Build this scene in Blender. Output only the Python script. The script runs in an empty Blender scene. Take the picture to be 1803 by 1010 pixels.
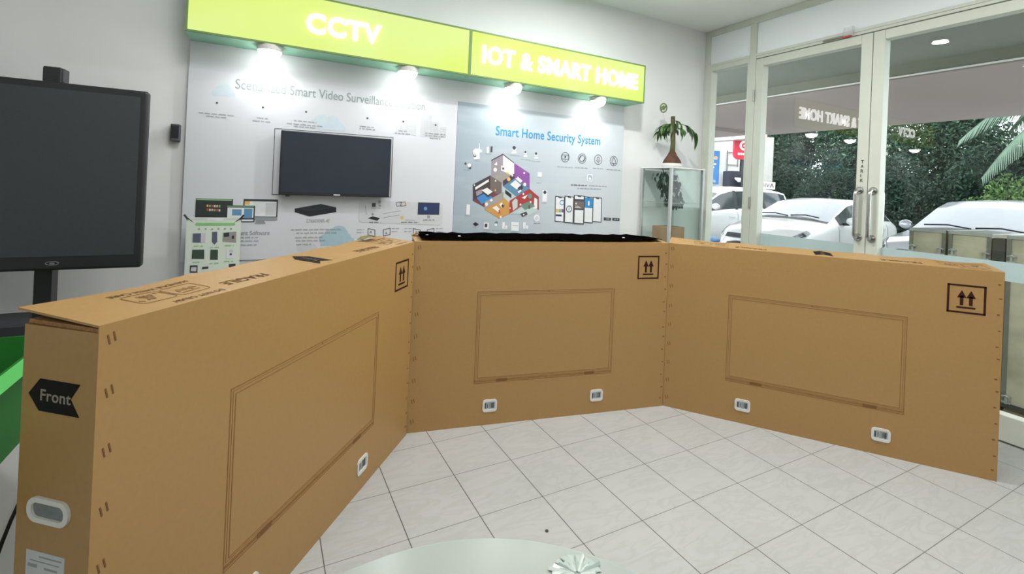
import bpy, bmesh, math, random
from mathutils import Vector, Matrix
import numpy as np

SC = bpy.context.scene
COL = SC.collection
random.seed(7)

# ---------------------------------------------------------------- camera
cam_data = bpy.data.cameras.new('camera')
cam = bpy.data.objects.new('camera', cam_data)
COL.objects.link(cam)
SC.camera = cam
YAW, PITCH, ROLL = 0.4880, -0.0033, -0.0433
CAM = Vector((-0.2469, -2.6459, 1.3653))
fw = Vector((math.sin(YAW)*math.cos(PITCH), math.cos(YAW)*math.cos(PITCH), -math.sin(PITCH)))
rt = Vector((math.cos(YAW), -math.sin(YAW), 0))
dn = fw.cross(rt)
r2 = rt*math.cos(ROLL) + dn*math.sin(ROLL)
d2 = dn*math.cos(ROLL) - rt*math.sin(ROLL)
M3 = Matrix((r2, -d2, -fw)).transposed()
cam.matrix_world = Matrix.Translation(CAM) @ M3.to_4x4()
cam_data.sensor_width = 36.0
cam_data.sensor_fit = 'HORIZONTAL'
cam_data.lens = 36.0*829.05/1803
cam_data.shift_y = -(505-322.54)/1803
cam_data.clip_start = 0.05

# ---------------------------------------------------------------- sky, lamps, exposure
W = bpy.data.worlds.new('overcast_sky')
SC.world = W
W.use_nodes = True
bg = W.node_tree.nodes['Background']
bg.inputs[0].default_value = (0.90, 0.95, 1.0, 1)
bg.inputs[1].default_value = 4.2
SC.view_settings.view_transform = 'Standard'
SC.view_settings.look = 'None'
SC.view_settings.exposure = 0.04
SC.view_settings.gamma = 1.0
SC.view_settings.use_curve_mapping = False
CEIL_LIGHTS = [(1.80, -0.54, 1.15), (2.60, -2.50, .8), (1.10, -1.90, .5), (-1.40, -3.60, .35), (1.20, -4.40, .4), (-0.15, -0.95, .6)]   # x, y, share of CEIL_W; first the downlight, then added fill panels
CEIL_W = 30.0
SPOT_W = 4.2
SIGN_E = 0.93
LETTER_E = 9.0

# ---------------------------------------------------------------- materials
MATS = {}
def lin(c):
    c = c/255.0
    return c/12.92 if c <= 0.04045 else ((c+0.055)/1.055)**2.4
def S(r, g, b): return (lin(r), lin(g), lin(b), 1)
def mat(name, col, rough=0.6, metal=0.0, var=0.06, scale=8.0, emit=None, estr=0.0, bump=0.0, coat=0.0, spec=0.5, stretch=None):
    """Principled material whose colour is varied by a procedural noise."""
    if name in MATS: return MATS[name]
    m = bpy.data.materials.new(name); m.use_nodes = True
    nt = m.node_tree; b = nt.nodes['Principled BSDF']
    b.inputs['Roughness'].default_value = rough
    b.inputs['Metallic'].default_value = metal
    b.inputs['Specular IOR Level'].default_value = spec
    b.inputs['Coat Weight'].default_value = coat
    tc = nt.nodes.new('ShaderNodeTexCoord')
    src = tc.outputs['Object']
    if stretch:
        mp = nt.nodes.new('ShaderNodeMapping'); mp.inputs['Scale'].default_value = stretch
        nt.links.new(src, mp.inputs['Vector']); src = mp.outputs['Vector']
    nz = nt.nodes.new('ShaderNodeTexNoise')
    nz.inputs['Scale'].default_value = scale; nz.inputs['Detail'].default_value = 4
    nt.links.new(src, nz.inputs['Vector'])
    rp = nt.nodes.new('ShaderNodeValToRGB')
    lo = [max(0, c*(1-var)) for c in col[:3]] + [1]; hi = [min(1, c*(1+var)) for c in col[:3]] + [1]
    rp.color_ramp.elements[0].position = 0.3; rp.color_ramp.elements[1].position = 0.7
    rp.color_ramp.elements[0].color = lo; rp.color_ramp.elements[1].color = hi
    nt.links.new(nz.outputs['Fac'], rp.inputs['Fac'])
    nt.links.new(rp.outputs['Color'], b.inputs['Base Color'])
    if bump:
        bp = nt.nodes.new('ShaderNodeBump'); bp.inputs['Strength'].default_value = bump; bp.inputs['Distance'].default_value = 0.002
        nt.links.new(nz.outputs['Fac'], bp.inputs['Height']); nt.links.new(bp.outputs['Normal'], b.inputs['Normal'])
    if emit:
        b.inputs['Emission Color'].default_value = emit; b.inputs['Emission Strength'].default_value = estr
    MATS[name] = m
    return m
def pane(name, tint=(0.93, 0.97, 0.95), ior=1.5, boost=1.0):
    """thin window glass: see-through with the mirror image of the room at Fresnel strength."""
    if name in MATS: return MATS[name]
    m = bpy.data.materials.new(name); m.use_nodes = True
    nt = m.node_tree; nt.nodes.clear()
    o = nt.nodes.new('ShaderNodeOutputMaterial'); mx = nt.nodes.new('ShaderNodeMixShader')
    t = nt.nodes.new('ShaderNodeBsdfTransparent'); g = nt.nodes.new('ShaderNodeBsdfGlossy'); f = nt.nodes.new('ShaderNodeFresnel')
    nz = nt.nodes.new('ShaderNodeTexNoise'); nz.inputs['Scale'].default_value = 2.0
    mr = nt.nodes.new('ShaderNodeMapRange'); mr.inputs['To Min'].default_value = 0.0; mr.inputs['To Max'].default_value = 0.0006
    nt.links.new(nz.outputs['Fac'], mr.inputs['Value']); nt.links.new(mr.outputs['Result'], g.inputs['Roughness'])
    t.inputs['Color'].default_value = (*tint, 1); ge = nt.nodes.new('ShaderNodeNewGeometry'); ir = nt.nodes.new('ShaderNodeMapRange')
    ir.inputs['To Min'].default_value = ior; ir.inputs['To Max'].default_value = 1/ior
    nt.links.new(ge.outputs['Backfacing'], ir.inputs['Value']); nt.links.new(ir.outputs['Result'], f.inputs['IOR'])
    k = nt.nodes.new('ShaderNodeMath'); k.operation = 'MULTIPLY'; k.inputs[1].default_value = boost; k.use_clamp = True
    nt.links.new(f.outputs[0], k.inputs[0]); nt.links.new(k.outputs[0], mx.inputs[0])
    nt.links.new(t.outputs[0], mx.inputs[1]); nt.links.new(g.outputs[0], mx.inputs[2]); nt.links.new(mx.outputs[0], o.inputs[0])
    MATS[name] = m
    return m
def film(name, col, alpha):
    if name in MATS: return MATS[name]
    m = mat(name, col, 0.5, var=0.03)
    m.node_tree.nodes['Principled BSDF'].inputs['Alpha'].default_value = alpha
    return m
def floor_mat():
    m = bpy.data.materials.new('marble_tile'); m.use_nodes = True
    nt = m.node_tree; b = nt.nodes['Principled BSDF']; L = nt.links.new
    tc = nt.nodes.new('ShaderNodeTexCoord')
    sep = nt.nodes.new('ShaderNodeSeparateXYZ'); L(tc.outputs['Object'], sep.inputs[0])
    def joint(axis, w0, w1):
        pp = nt.nodes.new('ShaderNodeMath'); pp.operation = 'PINGPONG'; pp.inputs[1].default_value = 0.15; L(sep.outputs[axis], pp.inputs[0])
        r = nt.nodes.new('ShaderNodeMapRange'); r.inputs['From Min'].default_value = w0; r.inputs['From Max'].default_value = w1; L(pp.outputs[0], r.inputs['Value'])
        return r.outputs['Result']
    base = nt.nodes.new('ShaderNodeTexVoronoi'); base.inputs['Scale'].default_value = 3.3
    bc = nt.nodes.new('ShaderNodeValToRGB'); bc.color_ramp.elements[0].color = S(173, 176, 174); bc.color_ramp.elements[1].color = S(177, 179, 177)
    L(tc.outputs['Object'], base.inputs['Vector']); L(base.outputs['Distance'], bc.inputs['Fac'])
    last = bc.outputs['Color']
    for axis, w0, w1, c in (('Y', .0008, .0020, S(104, 104, 100)), ('X', .0012, .0024, S(76, 76, 74))):
        m_ = nt.nodes.new('ShaderNodeMix'); m_.data_type = 'RGBA'; L(joint(axis, w0, w1), m_.inputs[0]); m_.inputs[6].default_value = c; L(last, m_.inputs[7]); last = m_.outputs[2]
    wv = nt.nodes.new('ShaderNodeTexNoise'); wv.inputs['Scale'].default_value = 7.0; wv.inputs['Detail'].default_value = 7; wv.inputs['Distortion'].default_value = 1.6
    mp2 = nt.nodes.new('ShaderNodeMapping'); mp2.inputs['Rotation'].default_value = (0, 0, 0.6); mp2.inputs['Scale'].default_value = (0.6, 1.9, 1)
    L(tc.outputs['Object'], mp2.inputs['Vector']); L(mp2.outputs['Vector'], wv.inputs['Vector'])
    rp = nt.nodes.new('ShaderNodeValToRGB')
    e = rp.color_ramp.elements
    e[0].position = 0.36; e[0].color = (1, 1, 1, 1); e[1].position = 0.62; e[1].color = (1, 1, 1, 1)
    n = e.new(0.47); n.color = (0.93, 0.93, 0.92, 1); n = e.new(0.53); n.color = (0.99, 0.985, 0.98, 1)
    L(wv.outputs['Fac'], rp.inputs['Fac'])
    mx = nt.nodes.new('ShaderNodeMix'); mx.data_type = 'RGBA'; mx.blend_type = 'MULTIPLY'; mx.inputs[0].default_value = 1
    L(last, mx.inputs[6]); L(rp.outputs['Color'], mx.inputs[7]); L(mx.outputs[2], b.inputs['Base Color'])
    b.inputs['Roughness'].default_value = 0.32
    b.inputs['Specular IOR Level'].default_value = 0.35
    MATS['marble_tile'] = m
    return m

# ---------------------------------------------------------------- mesh building
class MB:
    def __init__(self): self.v = []; self.f = []; self.m = []; self.xf = None
    def add(self, vs, fs, m=0):
        o = len(self.v)
        if self.xf is not None: vs = [self.xf @ Vector(p) for p in vs]
        self.v += [tuple(p) for p in vs]
        for f in fs: self.f.append(tuple(i+o for i in f)); self.m.append(m)
        return self
    def box(self, x0, x1, y0, y1, z0, z1, m=0):
        x0, x1 = min(x0, x1), max(x0, x1); y0, y1 = min(y0, y1), max(y0, y1); z0, z1 = min(z0, z1), max(z0, z1)
        return self.add([(x0,y0,z0),(x1,y0,z0),(x1,y1,z0),(x0,y1,z0),(x0,y0,z1),(x1,y0,z1),(x1,y1,z1),(x0,y1,z1)],
                 [(0,3,2,1),(4,5,6,7),(0,1,5,4),(1,2,6,5),(2,3,7,6),(3,0,4,7)], m)
    def hexa(self, p, m=0):      # eight corners, same order as box
        return self.add(p, [(0,3,2,1),(4,5,6,7),(0,1,5,4),(1,2,6,5),(2,3,7,6),(3,0,4,7)], m)
    def poly(self, pts, m=0): return self.add(pts, [tuple(range(len(pts)))], m)
    def prism(self, pts, vec, m=0):
        n = len(pts); vec = Vector(vec)
        vs = [Vector(p) for p in pts] + [Vector(p)+vec for p in pts]
        return self.add(vs, [tuple(range(n))[::-1], tuple(range(n, 2*n))] + [(i, (i+1) % n, n+(i+1) % n, n+i) for i in range(n)], m)
    def tube(self, pts, r, n=10, m=0, cap=True):
        pts = [Vector(p) for p in pts]; rr = r if isinstance(r, (list, tuple)) else [r]*len(pts)
        vs = []; fs = []; up = None
        for i, p in enumerate(pts):
            t = (pts[min(i+1, len(pts)-1)] - pts[max(i-1, 0)]).normalized()
            if up is None:
                up = Vector((0,0,1)) if abs(t.z) < 0.9 else Vector((1,0,0))
            a = t.cross(up).normalized(); up = a.cross(t).normalized()
            for k in range(n):
                th = 2*math.pi*k/n
                vs.append(p + (a*math.cos(th)+up*math.sin(th))*rr[i])
        for i in range(len(pts)-1):
            for k in range(n):
                fs.append((i*n+k, i*n+(k+1) % n, (i+1)*n+(k+1) % n, (i+1)*n+k))
        if cap: fs += [tuple(range(n))[::-1], tuple(range((len(pts)-1)*n, len(pts)*n))]
        return self.add(vs, fs, m)
    def lathe(self, prof, c=(0,0,0), n=32, m=0):
        vs = []; fs = []; k = len(prof)
        for i in range(n):
            a = 2*math.pi*i/n
            for r, z in prof: vs.append((c[0]+r*math.cos(a), c[1]+r*math.sin(a), c[2]+z))
        for i in range(n):
            j = (i+1) % n
            for q in range(k-1): fs.append((i*k+q, j*k+q, j*k+q+1, i*k+q+1))
        if prof[0][0] > 1e-6: fs.append(tuple(i*k for i in range(n))[::-1])
        if prof[-1][0] > 1e-6: fs.append(tuple(i*k+k-1 for i in range(n)))
        return self.add(vs, fs, m)
    def mesh(self, name, mats, smooth=False):
        me = bpy.data.meshes.new(name); me.from_pydata(self.v, [], self.f)
        for mm in (mats if isinstance(mats, (list, tuple)) else [mats]): me.materials.append(mm)
        me.polygons.foreach_set('material_index', self.m)
        if smooth: me.polygons.foreach_set('use_smooth', [True]*len(self.f))
        me.update(); return me
def obj(name, mb, mats, parent=None, smooth=False, bevel=0.0, loc=None, seg=2):
    me = mb.mesh(name, mats, smooth) if isinstance(mb, MB) else mb
    if not isinstance(mb, MB) and mats is not None and len(me.materials) == 0:
        me.materials.append(mats)
    o = bpy.data.objects.new(name, me); COL.objects.link(o)
    if parent: o.parent = parent
    if loc: o.location = loc
    if bevel:
        b = o.modifiers.new('bevel', 'BEVEL'); b.width = bevel; b.segments = seg; b.limit_method = 'ANGLE'
    return o
def tag(o, label, cat, group=None, kind=None):
    o['label'] = label; o['category'] = cat
    if group: o['group'] = group
    if kind: o['kind'] = kind
    return o
def thing(name, label, cat, loc=(0,0,0), rz=0.0, group=None):
    o = bpy.data.objects.new(name, None); COL.objects.link(o); o.empty_display_size = 0.1
    o.location = loc; o.rotation_euler = (0, 0, rz)
    return tag(o, label, cat, group)
def struct(name, mb, mats, bevel=0.0, parent=None, label=None):
    o = obj(name, mb, mats, parent, bevel=bevel)
    if not parent: o['kind'] = 'structure'
    if label: o['label'] = label
    return o
def dup(root, loc, rz, label, group=None):
    def cp(o, par):
        c = o.copy(); COL.objects.link(c)
        if par: c.parent = par
        for ch in list(o.children): cp(ch, c)
        return c
    r = cp(root, None); r.location = loc; r.rotation_euler = (0, 0, rz); r['label'] = label
    if group: r['group'] = group
    return r
_H = {}
def text_mesh(s, bold=0.0, depth=0.0):
    cu = bpy.data.curves.new('lettering', 'FONT'); cu.body = s; cu.size = 1.0; cu.offset = bold; cu.extrude = depth; cu.resolution_u = 4; cu.space_character = 1+bold*2.6
    o = bpy.data.objects.new('lettering', cu); COL.objects.link(o)
    dg = bpy.context.evaluated_depsgraph_get(); dg.update()
    me = bpy.data.meshes.new_from_object(o.evaluated_get(dg)); bpy.data.objects.remove(o)
    bpy.data.curves.remove(cu)
    return me
def text(s, m, parent, p0, right, up, width, cap, depth=0.001, bold=0.0, name='lettering'):
    """lettering from baseline-left p0, stretched to the given width and capital height."""
    if bold not in _H:
        h = text_mesh('H', bold); _H[bold] = (max(v.co.y for v in h.vertices), min(v.co.y for v in h.vertices))
    me = text_mesh(s, bold, 0.5)
    x0 = min(v.co.x for v in me.vertices); x1 = max(v.co.x for v in me.vertices)
    right = Vector(right).normalized(); up = Vector(up).normalized(); nrm = right.cross(up); p0 = Vector(p0)
    ky = cap/(_H[bold][0]-_H[bold][1])
    for v in me.vertices:
        v.co = p0 + right*((v.co.x-x0)/(x1-x0)*width) + up*((v.co.y-_H[bold][1])*ky) + nrm*(v.co.z*depth)
    me.materials.clear()
    return obj(name, me, m, parent)
def rrect(w, h, r, n=5):
    pts = []
    for cx, cy, a in ((w/2-r, h/2-r, 0), (-w/2+r, h/2-r, 90), (-w/2+r, -h/2+r, 180), (w/2-r, -h/2+r, 270)):
        for k in range(n+1):
            t = math.radians(a+90*k/n); pts.append((cx+r*math.cos(t), cy+r*math.sin(t)))
    return pts
def light(kind, name, parent, loc, power, col=(1,1,1), rot=(0,0,0), **kw):
    d = bpy.data.lights.new(name, kind); d.energy = power; d.color = col
    for k, v in kw.items(): setattr(d, k, v)
    o = bpy.data.objects.new(name, d); COL.objects.link(o); o.location = loc; o.rotation_euler = rot
    if parent: o.parent = parent
    return o

# ---------------------------------------------------------------- common finishes
wall_paint = mat('wall_paint', S(226,228,227), 0.7, var=0.02, scale=3, bump=0.05)
ceil_paint = mat('ceiling_paint', S(236,238,234), 0.85, var=0.015, scale=2)
frame_paint = mat('cream_frame_paint', S(204,209,197), 0.45, var=0.02)
card = mat('cardboard', S(162,127,75), 0.42, var=0.035, scale=70, bump=0.03, spec=0.55)
card_top = mat('corrugated_edge', S(150,112,68), 0.85, var=0.25, scale=160)
print_brown = mat('dark_brown_ink', S(52,24,14), 0.7, var=0.1, spec=.2)
print_light = mat('pale_brown_ink', S(138,101,54), 0.75, var=0.12, scale=40)
black_ink = mat('black_ink', S(18,15,14), 0.7, var=0.1, spec=.2)
white_plastic = mat('white_plastic', S(212,212,206), 0.45, var=0.03)
grey_void = mat('grey_recess', S(120,124,124), 0.6, var=0.2, scale=40)
black_plastic = mat('black_plastic', S(30,31,33), 0.42, var=0.15)
dark_gloss = mat('dark_screen_glass', S(36,41,44), 0.22, var=0.1, spec=0.45)
chrome = mat('brushed_steel', S(190,190,186), 0.25, 1.0, var=0.05)
glass = pane('window_glass', boost=1.35)
cab_glass = pane('cabinet_glass', (0.83, 0.91, 0.88))
PANE_X = 3.645
WY = 0.60            # face of the display wall

# ---------------------------------------------------------------- room shell
struct('floor', MB().box(-2.7, 3.70, -5.6, 0.7, -0.15, 0.0), floor_mat())
struct('wall_back', MB().box(-2.7, 3.70, WY, 0.75, 0, 3.1), wall_paint)
struct('wall_left', MB().box(-2.75, -2.6, -5.6, WY, 0, 3.1), wall_paint)
struct('wall_front', MB().box(-2.7, 3.7, -5.7, -5.5, 0, 3.1), wall_paint)
struct('wall_right', MB().box(3.58, 3.66, -5.5, -1.93, 0, 3.1), wall_paint)
struct('ceiling', MB().box(-2.7, 3.7, -5.6, 0.7, 2.955, 3.15), ceil_paint)

# glass front: mullions, side light, transoms, double door
FX0, FX1 = 3.58, 3.685
t = MB(); t.box(FX0, FX1, 0.545, WY, 0, 2.955)
struct('trim_1', t, frame_paint, 0.004, label='slim cream corner post of the glass front')
struct('trim_2', MB().box(FX0, FX1, 0.053, 0.115, 0, 2.905), frame_paint, 0.004, label='cream mullion between side light and door')
struct('trim_3', MB().box(FX0, FX1, -1.93, -1.87, 0, 2.905), frame_paint, 0.004)
struct('trim_4', MB().box(FX0, FX1, -1.93, 0.545, 2.905, 2.955), frame_paint, 0.004, label='cream head rail under the ceiling')
w = thing('window_1', 'narrow clear side light beside the double door', 'window', (3.58, 0.33, 0)); w['kind'] = 'structure'
f = MB()
f.box(0, .09, -.215, .215, 2.555, 2.6); f.box(0, .09, -.215, .215, 0, .16); f.box(0, .085, .185, .215, .16, 2.555); f.box(0, .085, -.215, -.2, .16, 2.555)
obj('frame', f, frame_paint, w, bevel=.003)
obj('pane', MB().poly([(PANE_X-3.58, -.2, .16), (PANE_X-3.58, -.2, 2.555), (PANE_X-3.58, .185, 2.555), (PANE_X-3.58, .185, .16)]), glass, w)
transom_white = mat('pale_blue_transom_panel', S(236,242,246), 0.55, var=0.02, scale=2)
for i, (y0, y1) in enumerate(((.115, .545), (-1.87, .053))):
    w = thing('window_%d' % (i+2), ['short pale transom panel beside the corner', 'long pale transom panel above the double door'][i], 'window', (3.58, (y0+y1)/2, 2.6)); w['kind'] = 'structure'
    h = (y1-y0)/2
    obj('frame', MB().box(0, .055, -h, h, 0, .022).box(0, .055, -h, h, .298, .305), frame_paint, w)
    obj('panel', MB().box(.018, .04, -h, h, .022, .298), transom_white, w)
struct('trim_5', MB().box(FX0+.004, FX1, -1.87, .053, 2.578, 2.6), frame_paint, 0.003)

def handle(door, y, x0, sgn, z0=1.095, z1=1.435):
    h = MB(); r = .0125; d = .055*sgn
    pts = [(x0, y, z0)]
    for k in range(7):
        a = math.pi/2*k/6; pts.append((x0+d-.03*sgn+.03*sgn*math.sin(a), y+.0, z0+.03-.03*math.cos(a)))
    for k in range(7):
        a = math.pi/2*k/6; pts.append((x0+d-.03*sgn+.03*sgn*math.cos(a), y, z1-.03+.03*math.sin(a)))
    pts.append((x0, y, z1)); h.tube(pts, r, 12)
    hd = obj('handle', h, chrome, door, smooth=True); hd['label'] = 'tubular steel pull handle'
    ro = MB()
    for z in (z0, z1): ro.tube([(x0, y, z), (x0+.008*sgn, y, z)], .027, 20)
    obj('rose', ro, chrome, hd)
    return hd
film_m = film('frosted_aqua_film', S(190,212,212), 0.82)
def door(n, y0, y1, hy, label):
    d = thing('door_%d' % n, label, 'door', (3.585, y0, 0)); d['kind'] = 'structure'
    L = y1-y0; s = 1 if L > 0 else -1; a = lambda q: q*s; L = abs(L)
    st = .070
    f = MB()
    f.box(0, .075, a(0), a(st), .012, 2.572); f.box(0, .075, a(L-.073), a(L), .012, 2.572)
    f.box(0, .075, a(st), a(L-.073), 2.505, 2.572); f.box(0, .075, a(st), a(L-.073), .012, .16)
    obj('frame', f, frame_paint, d, bevel=.003)
    obj('pane', MB().poly([(.06, min(a(st), a(L-.073)), .16), (.06, min(a(st), a(L-.073)), 2.505), (.06, max(a(st), a(L-.073)), 2.505), (.06, max(a(st), a(L-.073)), .16)]), glass, d)
    fl = obj('frosted_film', MB().box(.0565, .0585, a(st), a(L-.073), .925, 1.036), film_m, d); fl['label'] = 'pale aqua frosted film band'
    return d
d1 = door(1, .052, -.856, None, 'left glass door of the double door with a vertical pull sticker')
d2 = door(2, -1.83, -.860, None, 'right glass door of the double door')
handle(d1, -.81-.052, 0, -1); handle(d1, -.81-.052, .075, 1)
handle(d2, -.898+1.83, 0, -1); handle(d2, -.898+1.83, .075, 1)
for k, ch in enumerate('TARIK'):
    text(ch, black_ink, d1, (-.0012, -.8225-.052+.011, 1.632-k*.034), (0, -1, 0), (0, 0, 1), .018 if ch != 'I' else .004, .022, .0006, .01, name='sticker_letter')
st = MB()
for k in range(4): st.box(-.001, 0, -.833-.052+k*.012, -.826-.052+k*.012, 1.458+.006*(k % 2), 1.4615+.006*(k % 2))
obj('sticker_mark', st, mat('grey_ink', S(110,110,106)), d1)
hg = MB()
for z in (.4, 1.30, 2.25): hg.tube([(3.574, .0535, z-.05), (3.574, .0535, z+.05)], .008, 10)
o = obj('hinge', hg, mat('hinge_metal', S(170,172,165), 0.35, 0.6), d1); o.location = (-3.585, -.052, 0)
# broken bracket above the left door
b = thing('door_bracket', 'small clear bracket with red foot on the head rail above the left door', 'bracket', (3.578, -.60, 2.577))
obj('bar', MB().box(-.012, 0, -.07, .08, .004, .014), mat('bracket_grey', S(120,124,118), .5), b)
obj('cup', MB().box(-.02, -.018, -.135, -.07, .004, .07).box(-.018, 0, -.073, -.07, .004, .07).box(-.018, 0, -.135, -.132, .004, .07), film('clear_plastic', S(222,226,228), .28), b)
obj('foot', MB().box(-.022, 0, -.12, -.06, -.002, .006), mat('red_plastic', S(196,60,74), .5), b)

# ---------------------------------------------------------------- ceiling downlight and added fill panels
lens_m = mat('lamp_lens', S(250,250,250), 0.5, var=0.0, emit=(1, .99, .97, 1), estr=22.0)
for i, (x, y, k) in enumerate(CEIL_LIGHTS):
    where = ['nearest the glass doors', 'beside the closed end of the glass front', 'above the open floor', 'behind the camera, left one', 'behind the camera, right one', 'above the left television box'][i]
    if i == 0:
        c = thing('ceiling_lamp', 'small round white ceiling downlight %s' % where, 'lamp', (x, y, 2.955))
        obj('ring', MB().lathe([(.060, -.018), (.066, -.026), (.085, -.022), (.088, 0)], n=32), white_plastic, c, smooth=True)
        obj('lens', MB().lathe([(.0001, -.018), (.06, -.018)], n=32), lens_m, c)
        light('AREA', 'lamp_light', c, (0, 0, -.034), CEIL_W*k, (1, .985, .99), shape='DISK', size=.12)
    else:  # unseen panels added to brighten the room with soft light
        c = thing('fill_panel', 'added out-of-view square fill light panel %s' % where, 'lamp', (x, y, 2.955), group='added square fill light panels')
        obj('frame', MB().box(-.31, .31, -.31, -.29, -.02, 0).box(-.31, .31, .29, .31, -.02, 0).box(-.31, -.29, -.29, .29, -.02, 0).box(.29, .31, -.29, .29, -.02, 0), white_plastic, c)
        obj('diffuser', MB().box(-.29, .29, -.29, .29, -.012, -.002), mat('fill_panel_face', S(250,250,250), 0.5, var=0.0, emit=(1, .985, .99, 1), estr=4.0), c)
        light('AREA', 'lamp_light', c, (0, 0, -.03), CEIL_W*k, (1, .985, .99), shape='SQUARE', size=.58)

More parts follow.
